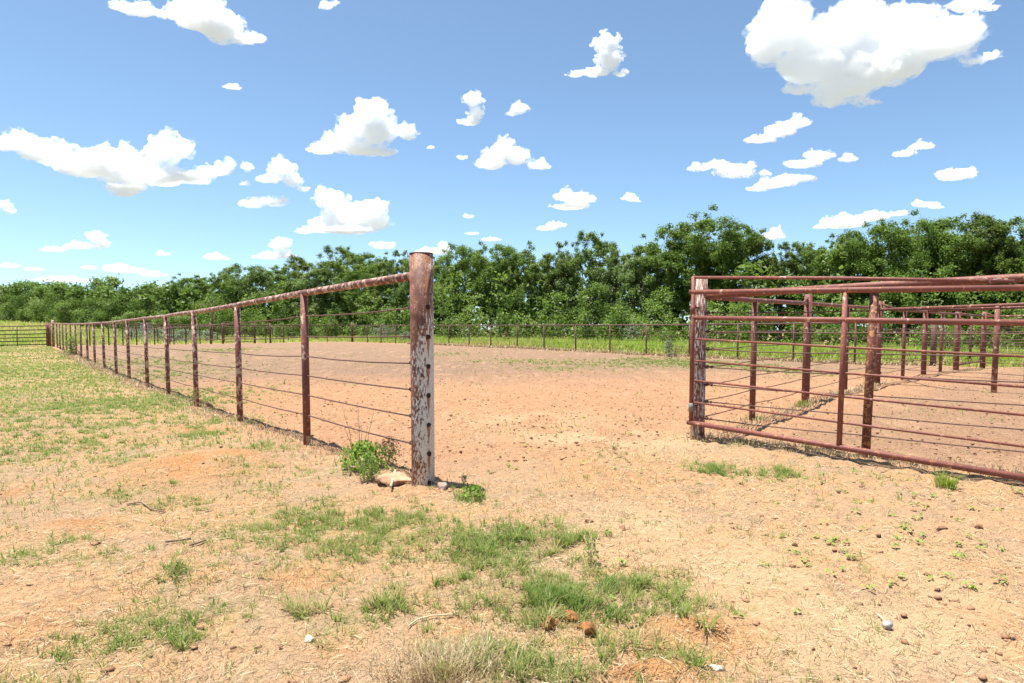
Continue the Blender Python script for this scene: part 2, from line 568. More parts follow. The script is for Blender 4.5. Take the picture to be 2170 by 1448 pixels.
# ---- the long fence on the left, with its big gate post
KTOP = np.interp(np.arange(19), [0, 1, 2, 3, 4, 5, 6, 7, 8, 10, 13, 16, 18], [582, 621, 647, 661, 670, 675, 679.5, 682.5, 684.5, 686.5, 687, 687, 685.5])
KX = [893, 644, 502, 410, 351, 307, 269, 242, 217, 197.5, 182.5, 169.3, 158.2, 147.9, 138.8, 131.6, 125.2, 119.2, 111]
lf_pts = []
for k in range(19):
    d = 4.75 * (1 + .402 * k)
    q = P(KX[k], KTOP[k], d)
    lf_pts.append(q)
lf = root("pipe_fence", (lf_pts[0].x, lf_pts[0].y, 0), "long oxide-red pipe and cable fence running from the scabby white post to the far left", "fence")
zr = lf_pts[0].z
M_white1 = white_rust("scabbed_white_paint", (-.94, .1), .95, (.62, -.78), 1.265, .202, .495, .34)
V, F = tube([(0, 0, -.15), (0, 0, .5), (0, 0, 1.1), (0, 0, P(893, 538, 4.75).z)], .081, 28)
gp1 = link("gate_post", pydata("gate_post", V, F, M_white1), lf, (0, 0, 0))
gp1["label"] = "big pipe post, half white paint and half brown rust"
WORLD[gp1.name] = tuple(lf.location)
# rim of the open pipe
V, F = tube([(0, 0, 0), (0, 0, .006)], .0825, 28)
link("rim", pydata("rim", V, F, M_cable), gp1, (0, 0, P(893, 538, 4.75).z - .003))
M_hole = NT("dark_rust"); M_hole = M_hole.done(M_hole.principled((.045, .02, .014), .9))
for i in range(7):
    hz = 1.265 - .202 * i
    hd = Vector((.62, -.78, 0))
    V, F = tube([hd * .0785, hd * .0835], .0175 if i < 6 else .014, 10)
    rr = random.Random(i)
    V = [v + Vector((0, 0, rr.uniform(-.004, .004))) for v in V]
    link("bolt_hole", pydata("bolt_hole", V, F, M_hole, False), gp1, (0, 0, hz))
for k in range(1, 19):
    q = lf_pts[k]
    pr = .0365 if k < 18 else .075
    post(lf, q.x, q.y, q.z - .01 if k < 18 else q.z + .2, pr, M_fleck if k != 1 else M_pipe, lean=0.0)
rail = [lf_pts[0] + Vector((-.05, .06, 0))] + lf_pts[1:]
rail2 = []
for a, b in zip(rail[:-1], rail[1:]):
    rail2 += [a, a.lerp(b, .5)]
rail2.append(rail[-1])
pipe("top_rail", wob(rail2, .006, 3), .0305, M_fleck, lf, 14)
for w, f in enumerate((.85, .715, .587, .46, .332, .20)):
    pts = []
    for k in range(19):
        q = lf_pts[k]; zb = float(zbase(q.x, q.y)) if k else 0.0
        pts.append(Vector((q.x, q.y, zb + (q.z - zb) * f)))
    pts[0] += Vector((-.06, .07, 0))
    c = pipe("cable", sagged(pts, .012, w), .0062, M_cable, lf, 6)
    d = (pts[1] - pts[0]).normalized()
    knot(lf, pts[0] + d * .03, .02, w)
    knot(lf, pts[0] + d * .07 + Vector((0, 0, .004)), .014, w + 20)

# ---- far gate at the end of the long fence
q0 = P(99, 731, 39.5)
fg = root("pipe_gate", (q0.x, q0.y, Zg(q0.x, q0.y)), "far six-bar pipe gate at the photo's left edge, closing the end of the long fence", "gate")
for py in (690.5, 699, 707.5, 715, 722.5, 730):
    a, b = P(98, py, 39.6), P(-60, py + 3.2, 39.0)
    pipe("bar", [a, b], .028, M_far, fg, 8)
pipe("stile", [P(35.5, 691.5, 39.35), P(36.5, 732, 39.35)], .024, M_far, fg, 8)
for px, r, ty in ((99, .075, 684), (104.5, .05, 685)):
    q = P(px, ty, 39.8)
    post(fg, q.x, q.y, q.z, r, M_pipe, "gate_post")

# ---- right gate post, the pens' front fence and the dividing fence
gp2z = P(1478, 590, 7.17).z
ff = root("pipe_fence", (GP2[0], GP2[1], 0), "front pipe fence of the pens, from the scabby white gate post to the right edge", "fence")
M_white2 = white_rust("flaking_white_paint", (.5, -.1), .10, (-.80, -.6), 1.32, .186, .42, .02, .2)
V, F = tube([(0, 0, -.12), (0, 0, .5), (0, 0, 1.1), (0, 0, gp2z)], .072, 24)
gp2 = link("gate_post", pydata("gate_post", V, F, M_white2), ff, (0, 0, 0))
gp2["label"] = "thick gate post of rust and flaking white paint"
WORLD[gp2.name] = tuple(ff.location)
for i in range(7):
    hd = Vector((-.55, -.83, 0))
    V, F = tube([hd * .068, hd * .078], .013, 8)
    link("bolt", pydata("bolt", V, F, M_cable, False), gp2, (0, 0, 1.33 - .186 * i))
FD = Vector((.707, -.707, 0))
fpts = [Vector((GP2[0], GP2[1], 0)), Vector((P(1840, 800, 6.0).x, 6.0, 0)), Vector((4.5, 4.62, 0)), Vector((5.9, 3.22, 0))]
RZ = [P(1495, 627, 7.1).z, 1.505, 1.515, 1.52]
for i, q in enumerate(fpts):
    if i: post(ff, q.x, q.y, RZ[i] - .005, .037, M_orange, lean=.03 if i == 1 else 0)
pipe("top_rail", [Vector((q.x, q.y, z)) for q, z in zip(fpts, RZ)], .034, M_gate, ff, 14)
WZ = (1.31, 1.115, .934, .748, .565, .386, .21)
for w, z in enumerate(WZ):
    pts = [Vector((q.x, q.y, z - (.0 if i == 0 else .02))) for i, q in enumerate(fpts)]
    pipe("cable", sagged(pts, .012, 50 + w), .006, M_cable, ff, 6)
    d = (pts[1] - pts[0]).normalized()
    knot(ff, pts[0] + d * .10, .018, 40 + w); knot(ff, pts[0] + d * .15, .013, 60 + w)

# dividing fence
DIV = [(1600, 8.65, 637, .037), (1713, 10.7, 643, .058), (1797, 12.5, 649.5, .037), (1864.5, 14.3, 654, .060), (1918.5, 15.9, 658.5, .040),
       (1962.5, 17.7, 661, .062), (1998, 19.1, 664, .042), (2031, 20.4, 666, .078), (2087, 22.0, 670, .08)]
df = root("pipe_fence", (P(1600, 886, 8.65).x, 8.65, 0), "dividing pipe fence running back from the right gate post between arena and pens", "fence")
dpts = [Vector((GP2[0], GP2[1], P(1497, 628, 7.17).z))]
for j, (px, d, ty, r) in enumerate(DIV):
    q = P(px, ty, d)
    dpts.append(q)
    tall = {1: 624, 3: 639, 5: 656.5, 7: 661, 8: 661}.get(j)
    zt = P(px, tall, d).z if tall else q.z - .01
    post(df, q.x, q.y, zt, r, M_pipe)
    if tall:   # short stays from the post's head down to the rail
        for sgn in ((-1,) if j == 1 else (-1, 1)):
            dirv = (dpts[-2] - q).normalized() if sgn < 0 else Vector((.47, -.88, 0))
            pipe("stay", [Vector((q.x, q.y, zt - .05)) + dirv * r * .6, q + dirv * .30], .018, M_pipe, df, 8)
pipe("stay", [Vector((GP2[0], GP2[1], gp2z - .05)) + (dpts[1] - dpts[0]).normalized() * .05, dpts[0].lerp(dpts[1], .22)], .02, M_orange, df, 8)
pipe("top_rail", dpts, .030, M_pipe, df, 12)
for w, z in enumerate(WZ):
    pts = []
    for j, q in enumerate(dpts):
        zb = float(zbase(q.x, q.y))
        pts.append(Vector((q.x, q.y, zb + (q.z - zb) * z / 1.5)))
    pipe("cable", sagged(pts, .02, 70 + w), .006, M_cable, df, 6)
    d = (pts[1] - pts[0]).normalized()
    knot(df, pts[0] + d * .10, .016, 80 + w)
    d2 = (pts[5] - pts[4]).normalized()
    knot(df, pts[4] + d2 * .25, .022, 90 + w)
q, q2 = dpts[8], dpts[9]
pipe("ground_rail", [Vector((q.x, q.y, float(zbase(q.x, q.y)) + .14)), Vector((q2.x, q2.y, float(zbase(q2.x, q2.y)) + .22))], .03, M_pipe, df, 8)

# cross fences of the pens, running towards the right edge
def cross(start, step, n, zrail, label, nwires=6, r=.04):
    s = Vector(start)
    fe = root("pipe_fence", (s.x, s.y, 0), label, "fence", "cross fences between the pens")
    pts = [Vector((s.x + step[0] * i, s.y + step[1] * i, zrail)) for i in range(n)]
    for i, q in enumerate(pts):
        if i: post(fe, q.x, q.y, q.z - .01, r, M_pipe)
    pipe("top_rail", pts, .030, M_pipe, fe, 12)
    for w in range(nwires):
        f = 1.3 - .19 * w
        pipe("cable", sagged([Vector((q.x, q.y, float(zbase(q.x, q.y)) + f)) for q in pts], .02, 130 + w), .006, M_cable, fe, 5)
    return fe


C, E, J = dpts[4], dpts[6], dpts[9]
K = P(2115, 650, 12.3)
cross((C.x, C.y, 0), (K.x - C.x, K.y - C.y), 4, (C.z + K.z) / 2, "nearest cross fence of the pens, with a stout post near the right edge", r=.047)
cross((E.x, E.y, 0), (1.08, -2.1), 3, E.z + .03, "second cross fence of the pens, its rail just below the first", 5)
cross((J.x, J.y, 0), (1.15, -2.1), 3, J.z - .02, "farthest cross fence of the pens, starting at the twin thick posts", 5)

# ---- the open gate swung back against the front fence
GH = Vector((P(1466, 800, 7.06).x, 7.06, 0))
GD = Vector((.622, -.783, 0))
gt = root("pipe_gate", (GH.x, GH.y, 0), "open red pipe gate with five thin bars swung against the pens' front fence", "gate")
def gpt(s, zh, zr_): return GH + GD * s + Vector((0, 0, zh + (zr_ - zh) * s / 2.86))
LEN = 3.6
for zh, zr_, r, nm in ((1.517, 1.408, .0245, "top_rail"), (1.256, 1.160, .0235, "middle_rail"), (.168, .062, .0250, "bottom_rail")):
    pipe(nm, [gpt(-.04 if nm != "middle_rail" else .03, zh, zr_), gpt(1.0, zh, zr_), gpt(LEN, zh, zr_)], r, M_gate, gt, 14)
for zh, zr_ in ((1.04, .925), (.815, .71), (.61, .51), (.385, .286)):
    pipe("bar", [gpt(.02, zh, zr_), gpt(1.55, zh - .006, zr_ - .004), gpt(LEN, zh, zr_)], .0100, M_gate, gt, 8)
st = pipe("hinge_stile", [gpt(0, .17, .06), gpt(0, 1.675, 1.57)], .0225, M_gate, gt, 12)
pipe("stile", [gpt(1.55, .17, .064) , gpt(1.56, 1.515, 1.405)], .0225, M_gate, gt, 12)
pipe("stile", [gpt(LEN, .17, .06), gpt(LEN, 1.517, 1.408)], .0225, M_gate, gt, 12)
pipe("stay_rod", [gpt(-.012, 1.668, 1.57), gpt(1.5, 1.62, 1.51), gpt(2.76, 1.56, 1.452)], .0155, M_gate, gt, 10)
for z, m_ in ((1.34, M_gate), (.33, None)):
    if m_ is None:
        gm = NT("galvanised_sleeve"); m_ = gm.done(gm.principled((.20, .19, .185), .6, None, .3, .2))
    hg = pipe("hinge", [gpt(0, z - .045, z - .045), gpt(0, z + .045, z + .045)], .028, m_, gt, 12)
    pipe("hinge_bolt", [gpt(0, z + .02, z + .02), Vector((GP2[0], GP2[1], z + .02)) + Vector((-.02, -.06, 0))], .011, M_cable, hg, 8)
for s, zh, zr_, r in ((1.55, 1.517, 1.408, .0265), (1.55, 1.256, 1.160, .0255), (1.55, .168, .062, .027), (.0, 1.517, 1.408, .0265), (.0, 1.256, 1.160, .0255), (0, .168, .062, .027)):
    for e in (-.028, .028):
        pipe("weld", [gpt(s + e, zh, zr_), gpt(s + e + .007, zh, zr_)], r, M_orange, gt, 12)
# chain hung on the stay rod
V, F = [], []
for i in range(34):
    s = 1.98 + i * .022
    c0 = gpt(s, 1.598 - .022 * s, 1.49 - .022 * s) - GH
    c0 = Vector((c0.x, c0.y, 1.648 - .0545 * s - .030 + .006 * math.sin(i * 1.7)))
    up = Vector((0, 0, 1)) if i % 2 else Vector((GD.y, -GD.x, 0))
    ring = [c0 + GD * (math.cos(a) * .017) + up * (math.sin(a) * .009) for a in [j * math.pi / 3 for j in range(7)]]
    v, f = tube(ring, .0036, 5, False); n = len(V)
    V += v; F += [tuple(x + n for x in q) for q in f]
cm = NT("dull_chain_steel"); cm = cm.done(cm.principled((.40, .33, .29), .5, None, .4, .3))
ch = link("gate_chain", pydata("gate_chain", V, F, cm), None, GH)
tag(ch, "rusty pale chain lying along the open gate's stay rod near its free end", "chain")

# ---- fence along the back of the arena
bf = root("pipe_fence", (BF_A[0], BF_A[1], 0), "long brown pipe fence across the back of the arena before the weeds", "fence")
bx = [(1814, -1), (1683, 0), (1564.5, 1), (1462, 2), (1370, 3), (1293, 4), (1220, 5), (1153, 6), (1096, 7), (1040, 8), (994, 9), (951, 10), (910, 11), (872, 12), (838, 13), (807, 14), (778, 15), (746, 16)]
bpts = [Vector((18.2, 19.3, 1.55)), P(1981, 680, 23.7)]
for px, k in bx:
    d = 27.4 * (1 + .0678 * k)
    ty = np.interp(px, [746, 1040, 1370, 1564, 1814], [690, 690, 689, 687, 684.5])
    q = P(px, ty, d); bpts.append(q)
    thick = k == 16
    post(bf, q.x, q.y, q.z - .01 if not thick else q.z + .28, .037 if not thick else .10, M_far if not thick else M_far, sides=10)
q = bpts[1]; post(bf, q.x, q.y, q.z + .06, .095, M_far)
pipe("top_rail", bpts, .033, M_far, bf, 10)
for w in range(5):
    pts = [Vector((q.x, q.y, float(zbase(q.x, q.y)) + (q.z - float(zbase(q.x, q.y))) * (.82 - .165 * w))) for q in bpts]
    pipe("cable", sagged(pts, .02, 160 + w, 2), .0065, M_far, bf, 5)
ip = P(2060, 670, 24.5)
post(bf, ip.x, ip.y, ip.z, .04, M_far)

# ---- far left side of the arena: fence with a gate, and the rear pens behind it
lb = root("pipe_fence", (CORNER[0], CORNER[1], 0), "brown pipe fence along the arena's far left side, with thick corner posts", "fence")
def on_line(px, a, b):
    s = (px - 1085.0) / FPX
    dx, dy = b[0] - a[0], b[1] - a[1]
    u = (s * a[1] - a[0]) / (dx - s * dy)
    return a[0] + dx * u, a[1] + dy * u
cz = bpts[-1].z
lpts = []
for px, thick in ((694, 0), (649.7, 0), (602, 0), (574, 1), (564, 0), (541, 1), (473.5, 1), (448, 1), (425, 0), (395, 0), (369.7, 0), (361, 0), (329, 0), (291, 0), (262, 0), (232, 0), (201, 0), (192, 0)):
    x, y = on_line(px, CORNER, LEFT_END)
    zt = P(px, np.interp(px, [190, 746], [687.5, 690]), y).z
    lpts.append(Vector((x, y, zt)))
    post(lb, x, y, zt - .01 if not thick else zt + .15, .038 if not thick else .075, M_far, sides=10)
pipe("top_rail", [bpts[-1]] + lpts, .034, M_far, lb, 10)
for w in range(4):
    pipe("cable", [Vector((q.x, q.y, float(zbase(q.x, q.y)) + (q.z - float(zbase(q.x, q.y))) * (.8 - .2 * w))) for q in [bpts[-1]] + lpts], .0065, M_far, lb, 5)
a = Vector((*on_line(477, CORNER - np.array([0, .12]), LEFT_END - np.array([0, .12])), 0)); b = Vector((*on_line(540, CORNER - np.array([0, .12]), LEFT_END - np.array([0, .12])), 0))
pg = root("pipe_gate", (a.x, a.y, Zg(a.x, a.y)), "small far pipe gate between two thick posts on the arena's far side", "gate")
zb = float(zbase(a.x, a.y))
for z in (.12, .5, .85, 1.2, 1.55):
    pipe("bar", [Vector((a.x, a.y, zb + z)), Vector((b.x, b.y, zb + z))], .024, M_far, pg, 8)
for q in (a, a.lerp(b, .5), b):
    pipe("stile", [Vector((q.x, q.y, zb + .1)), Vector((q.x, q.y, zb + 1.57))], .024, M_far, pg, 8)
RB0, RB1 = CORNER + np.array([-3.5, 4.5]), LEFT_END + np.array([-1.5, 9.0])
rp = root("pipe_fence", (RB0[0], RB0[1], 0), "rear pen fence standing in the weeds behind the arena's far left side", "fence")
rpts = []
for px in (655, 612, 579, 520, 463, 452, 409, 396, 364.6, 336, 309, 280):
    x, y = on_line(px, RB0, RB1)
    zt = P(px, 693, y).z
    rpts.append(Vector((x, y, zt))); post(rp, x, y, zt, .04, M_far, sides=8)
pipe("top_rail", rpts, .03, M_far, rp, 8)
for w in range(3):
    pipe("cable", [Vector((q.x, q.y, float(zbase(q.x, q.y)) + .35 + .35 * w)) for q in rpts], .008, M_far, rp, 5)

# ------------------------------------------------------------------ foliage
def leaf_mat(name, dark, light, pale=None, rough=.5, trans=.5, spec=.25):
    """leaf colour runs dark -> light with the leaf's own tint; tints near 1 are pale bloom, creeper and painted-in leaf highlights"""
    t = NT(name)
    ti = t.attr("tint")
    rnd = t.n("ShaderNodeObjectInfo").outputs["Random"]
    c = t.mix(t.step(ti, 0.0, .8), dark, light)
    c = t.mix(t.math('MULTIPLY', rnd, .35), c, tuple(x * y for x, y in zip(light, (.62, .68, .9))))
    if pale: c = t.mix(t.step(ti, .86, .93), c, pale)
    b = t.principled(c, rough, None, spec)
    tr = t.n("ShaderNodeBsdfTranslucent"); t.set(tr.inputs[0], c)
    mx = t.n("ShaderNodeMixShader"); mx.inputs[0].default_value = trans
    t.t.links.new(b, mx.inputs[1]); t.t.links.new(tr.outputs[0], mx.inputs[2])
    return t.done(mx.outputs[0])


def leaves(pos, nrm, size, tint, r, aspect=.55, droop=0.0):
    """folded diamond leaves -> verts, quads, tint per vertex"""
    n = len(pos)
    a = r.normal(size=(n, 3)); a[:, 2] -= droop
    nrm = nrm / np.linalg.norm(nrm, axis=1, keepdims=True)
    tdir = a - nrm * np.sum(a * nrm, 1, keepdims=True)
    tdir /= np.linalg.norm(tdir, axis=1, keepdims=True) + 1e-9
    bdir = np.cross(nrm, tdir)
    L = size[:, None]; W = L * aspect * .5
    fold = nrm * L * .12
    v = np.stack([pos - tdir * L * .5, pos + bdir * W + fold, pos + tdir * L * .5, pos - bdir * W + fold], 1)
    f = np.arange(n * 4).reshape(n, 4)
    return v.reshape(-1, 3), f, np.repeat(tint, 4)


def clumped(r, centres, radii, per, leaf, tints, up=.42, squash=.75, droop=0.0):
    V, F, T, n = [], [], [], 0
    for c, cr, tt in zip(centres, radii, tints):
        m = max(8, int(per * (cr ** 2)))
        d = r.normal(size=(m, 3)); d /= np.linalg.norm(d, axis=1, keepdims=True)
        rad = cr * np.power(r.random(m), .5)[:, None]
        pos = c + d * rad * np.array([1, 1, squash]) * (1 + .25 * r.normal(size=(m, 1)))
        nr = d * .55 + np.array([0, 0, up]) + r.normal(size=(m, 3)) * .55
        sz = leaf * r.uniform(.6, 1.35, m)
        ti = np.clip(tt + r.normal(size=m) * .16, 0, 1)
        v, f, q = leaves(pos, nr, sz, ti, r, droop=droop)
        V.append(v); F.append(f + n); T.append(q); n += len(v)
    return np.concatenate(V), np.concatenate(F), np.concatenate(T)


def crown_mesh(name, seed, H, R, base, style, mat, lobes=9, per=1000, leaf=.125, nclump=85, pale=.12):
    r = np.random.default_rng(seed)
    # lobes: big masses that give the crown its uneven outline
    lc, lr = [], []
    for i in range(lobes):
        th = i * 2.4 + r.uniform(-.5, .5); u = (i + .5) / lobes
        rad = R * (.62 if style != 'feather' else .5) * math.sqrt(1 - abs(2 * u - 1) ** 2 * .75) * r.uniform(.65, 1.1)
        lc.append([math.cos(th) * rad, math.sin(th) * rad, base + (H - base) * (.12 + .74 * u) * r.uniform(.94, 1.04)])
        lr.append(R * r.uniform(.36, .56))
    lc = np.array(lc); lr = np.array(lr)
    C, CR, TT = [], [], []
    for i in range(nclump):
        j = r.integers(lobes)
        d = r.normal(size=3); d /= np.linalg.norm(d)
        if d[2] < -.5: d[2] *= -1
        c = lc[j] + d * lr[j] * r.uniform(.55, 1.05) * np.array([1, 1, .85])
        if style == 'feather': c[2] += r.uniform(0, .5)
        C.append(c); CR.append(R * r.uniform(.08, .20) if style != 'feather' else R * r.uniform(.07, .15))
        tv = r.uniform(.25, .80)
        if r.random() < pale: tv = r.uniform(.8, .95)
        TT.append(tv)
    # a few sprays that break the outline
    for i in range(int(nclump * .12)):
        j = r.integers(lobes); d = r.normal(size=3); d[2] = abs(d[2]) * 1.2 + .2; d /= np.linalg.norm(d)
        C.append(lc[j] + d * lr[j] * r.uniform(1.05, 1.32)); CR.append(R * r.uniform(.06, .11)); TT.append(r.uniform(.3, .7))
    V, F, T = clumped(r, C, CR, per / (R * .16) ** 2 * .25, leaf, TT, squash=1.25 if style == 'feather' else .75)
    if style == 'vine':        # creeper hanging in ropes over the crown
        SP, ST = [], []
        for i in range(46):
            j = r.integers(lobes); th = r.uniform(0, 6.28)
            p = lc[j] + np.array([math.cos(th), math.sin(th), .55]) * lr[j] * 1.05
            for q in range(26):
                SP.append(p + r.normal(size=3) * .05)
                p = p + np.array([math.cos(th) * .05 + r.normal() * .05, math.sin(th) * .05 + r.normal() * .05, -.085 * (q / 8.0)])
                ST.append(r.uniform(.84, 1.0))
        SP = np.array(SP)
        v, f, q = leaves(SP, r.normal(size=SP.shape) * .5 + np.array([0, 0, .8]), np.full(len(SP), leaf * .95), np.array(ST), r)
        F = np.concatenate([F, f + len(V)]); V = np.concatenate([V, v]); T = np.concatenate([T, q])
    return mesh_np(name, V, F, {"tint": T}, mat=mat), lc


def limb_mesh(name, seed, H, base, lc, mat, r0=.16):
    rr = random.Random(seed)
    V, F = [], []
    def add(path, radii, sides=7):
        path = [Vector(p) for p in path]; n = len(V)
        for i, p in enumerate(path):
            d = (path[min(i + 1, len(path) - 1)] - path[max(i - 1, 0)]).normalized()
            a = d.cross(Vector((.3, 1, .1))).normalized(); b = a.cross(d)
            for s in range(sides):
                th = 6.2832 * s / sides
                V.append(p + (a * math.cos(th) + b * math.sin(th)) * radii[i])
        for i in range(len(path) - 1):
            for s in range(sides):
                s2 = (s + 1) % sides
                F.append((n + i * sides + s, n + i * sides + s2, n + (i + 1) * sides + s2, n + (i + 1) * sides + s))
    w = [Vector((rr.uniform(-.12, .12) * i, rr.uniform(-.12, .12) * i, -.3 + i * (H * .62 + .3) / 4)) for i in range(5)]
    add(w, [r0 * 1.25, r0, r0 * .85, r0 * .62, r0 * .35])
    for c in lc:
        c = Vector(c); u = max(.15, min(.9, (c.z - .8) / (H * .7)))
        s = w[min(3, int(u * 4))].lerp(w[min(4, int(u * 4) + 1)], .3)
        m = s.lerp(c, .5) + Vector((rr.uniform(-.2, .2), rr.uniform(-.2, .2), rr.uniform(-.1, .25)))
        add([s, m, c], [r0 * .42, r0 * .28, r0 * .08], 5)
    return pydata(name, V, F, mat)


tb = NT("grey_bark"); pb = tb.pos()
nb = tb.noise(tb.mapv(pb, (1, 1, .25)), 22, 5)
M_bark = tb.done(tb.principled(tb.mix(nb, (.07, .055, .042), (.17, .14, .11)), .9, tb.bump(nb, .6, .02)))
M_oak = leaf_mat("oak_leaves", (.060, .120, .020), (.185, .285, .042), (.30, .38, .16))
M_elm = leaf_mat("elm_leaves", (.070, .135, .024), (.210, .310, .052), (.32, .39, .18))
M_cedar = leaf_mat("juniper_sprays", (.060, .105, .018), (.175, .245, .040), (.28, .32, .13))
M_vine = leaf_mat("creeper_leaves", (.065, .125, .024), (.195, .290, .062), (.38, .43, .27))
M_bush = leaf_mat("bush_leaves", (.06, .12, .018), (.19, .29, .04), (.30, .36, .16))

TREE = {}
def variant(key, seed, H, R, base, style, mat, **kw):
    cm_, lc = crown_mesh("crown", seed, H, R, base, style, mat, **kw)
    TREE[key] = (cm_, limb_mesh("trunk", seed, H, base, lc, M_bark), H)
variant("oak1", 11, 8.0, 3.0, 1.4, 'round', M_oak, lobes=12, nclump=170, pale=.04)
variant("oak2", 12, 8.0, 2.7, 1.2, 'round', M_oak, lobes=11, nclump=160, pale=.03)
variant("elm1", 13, 8.0, 2.3, .8, 'round', M_elm, lobes=10, nclump=160, pale=.05)
variant("elm2", 14, 8.0, 2.1, .6, 'feather', M_elm, lobes=12, nclump=190, leaf=.115, pale=.03)
variant("cedar1", 15, 8.0, 1.8, .3, 'feather', M_cedar, lobes=13, nclump=200, leaf=.11, pale=.03)
variant("cedar2", 16, 8.0, 2.0, .4, 'feather', M_cedar, lobes=12, nclump=200, leaf=.11, pale=.05)
variant("vine1", 17, 8.0, 2.6, .5, 'vine', M_vine, lobes=11, nclump=160, pale=.12)
variant("vine2", 18, 8.0, 2.4, .4, 'vine', M_vine, lobes=12, nclump=160, pale=.09)

KINDW = {"oak1": ("broad dark-leaved oak", "oak tree"), "oak2": ("round-headed oak", "oak tree"), "elm1": ("bushy bright elm", "elm tree"), "elm2": ("feathery upright elm", "elm tree"),
         "cedar1": ("narrow olive juniper", "juniper tree"), "cedar2": ("dense olive juniper", "juniper tree"), "vine1": ("tree draped in pale creeper", "vine tree"), "vine2": ("creeper-smothered tree", "vine tree")}
ORD = "first second third fourth fifth sixth seventh eighth ninth tenth eleventh twelfth thirteenth fourteenth fifteenth sixteenth seventeenth eighteenth nineteenth twentieth".split()
# photo column, photo row of the top, distance, kind, width factor
TREES = [(-40, 620, 118, "vine1", 1.3), (20, 626, 116, "elm1", 1.1), (85, 612, 112, "vine2", 1.4), (150, 605, 108, "oak1", 1.3), (205, 609, 104, "elm2", 1.4), (255, 612, 101, "elm1", 1.3),
         (305, 601, 98, "oak2", 1.3), (355, 596, 95, "cedar1", 1.5), (395, 583, 92, "oak1", 1.0), (440, 578, 90, "elm1", 1.3), (480, 568, 87, "elm2", 1.3), (520, 558, 85, "oak2", 1.2),
         (560, 556, 82, "vine1", 1.1), (600, 552, 80, "elm1", 1.1), (640, 543, 77, "cedar2", 1.3), (690, 535, 74, "vine2", 1.1), (735, 522, 73, "elm2", 1.3), (790, 530, 70, "oak2", 1.0),
         (840, 532, 67, "cedar1", 1.3), (885, 545, 64, "vine1", .9), (930, 540, 62, "elm2", 1.1), (985, 512, 61, "oak1", .9), (1040, 514, 58, "oak2", .9), (1085, 513, 57, "oak1", .85), (1130, 520, 55, "elm1", .9),
         (1185, 512, 54, "cedar1", 1.1), (1205, 530, 53, "vine1", .8), (1265, 492, 51, "elm2", 1.1), (1310, 520, 49, "vine2", .8), (1365, 496, 48, "vine2", .85), (1430, 474, 47, "oak2", .9), (1500, 450, 46, "oak1", 1.0), (1562, 462, 46, "oak2", .9),
         (1610, 492, 45, "cedar2", .9), (1655, 515, 44, "cedar1", 1.0), (1700, 512, 44, "elm2", .9), (1745, 498, 43, "elm1", .9), (1800, 478, 42, "oak2", .9), (1860, 466, 41, "oak1", .9), (1930, 460, 41, "oak2", .8), (1990, 450, 41, "oak1", .85),
         (2050, 458, 40, "oak2", .85), (2100, 452, 39, "cedar2", 1.0), (2150, 460, 38, "cedar1", 1.1), (2210, 455, 38, "oak1", 1.0)]
rt = random.Random(5)
from collections import Counter
cnt = Counter()
for i, (px, ty, d, kind, wf) in enumerate(TREES):
    q = P(px, ty, d)
    gzb = float(zbase(q.x, q.y))
    h = (q.z - gzb)
    cm_, tm_, H0 = TREE[kind]
    sc = h / H0
    cnt[kind] += 1
    word, cat = KINDW[kind]
    lb = f"{word}, {ORD[cnt[kind] - 1]} of its sort from the left end of the wood"
    tr_ = thing("tree", (q.x, q.y, gzb), lb, "tree", "trees of the wood behind the arena")
    tr_.rotation_euler.z = rt.uniform(0, 6.28)
    w = sc * wf * rt.uniform(.95, 1.1)
    tr_.scale = (w, w, sc * 1.0)
    link("trunk", tm_, tr_); link("crown", cm_, tr_)

# ---- undergrowth and rear trees that close the wood: one mass
def bush_mass():
    r = np.random.default_rng(77)
    C, CR, TT, ROW = [], [], [], []
    edge = [(2300, 33), (2170, 33), (1850, 35.5), (1500, 38.5), (1300, 43), (1100, 48), (900, 55), (750, 64), (600, 71), (450, 80), (300, 88), (150, 98), (0, 106), (-80, 110)]
    exs = np.array([e[0] for e in edge][::-1]); eds = np.array([e[1] for e in edge][::-1], dtype=float)
    for row, (off, hmin, hmax) in enumerate(((0, 1.2, 3.0), (2.5, 2.5, 4.6), (6.0, 4.5, 6.2), (11, 5.5, 6.8), (15, 3.0, 4.2))):
        px = -80.0
        while px < 2300:
            d = np.interp(px, exs, eds) + off * r.uniform(.7, 1.3)
            x = (px - 1085) / FPX * d
            h = r.uniform(hmin, hmax); w = h * r.uniform(.45, .7) if row < 2 else 1.7
            z0 = float(zbase(x, d))
            tv = r.uniform(.35, .85) if row == 0 else r.uniform(.2, .7)
            for k in range(int(16 + h * 5)):
                u = r.random()
                th = r.uniform(0, 6.28); rad = w * math.sqrt(r.random()) * math.sqrt(max(.1, 1 - u * .8))
                C.append([x + math.cos(th) * rad, d + math.sin(th) * rad * .8, z0 + .15 + u * h])
                ROW.append(row)
                CR.append((r.uniform(.28, .55) if row < 2 else r.uniform(.45, .75)) * max(1, d / 60))
                TT.append(np.clip(tv + r.normal() * .12, 0, .8) if r.random() > .07 else .9)
            px += (w * 1.25 + .5) / d * FPX * r.uniform(.7, 1.2)
    C, CR = np.array(C), np.array(CR)
    near = np.array(ROW) < 2
    TT = np.array(TT)
    a = clumped(r, C[near], CR[near], 190, .18, TT[near]); b = clumped(r, C[~near], CR[~near], 34, .42, TT[~near])
    V, F, T = np.concatenate([a[0], b[0]]), np.concatenate([a[1], b[1] + len(a[0])]), np.concatenate([a[2], b[2]])
    return V, F, T


V, F, T = bush_mass()
print("undergrowth quads", len(F))
ug = link("woodland_undergrowth", mesh_np("woodland_undergrowth", V, F, {"tint": T}, mat=M_elm))
tag(ug, "mass of dark shrubs and saplings filling the wood below the tree crowns", "undergrowth", None, "stuff")

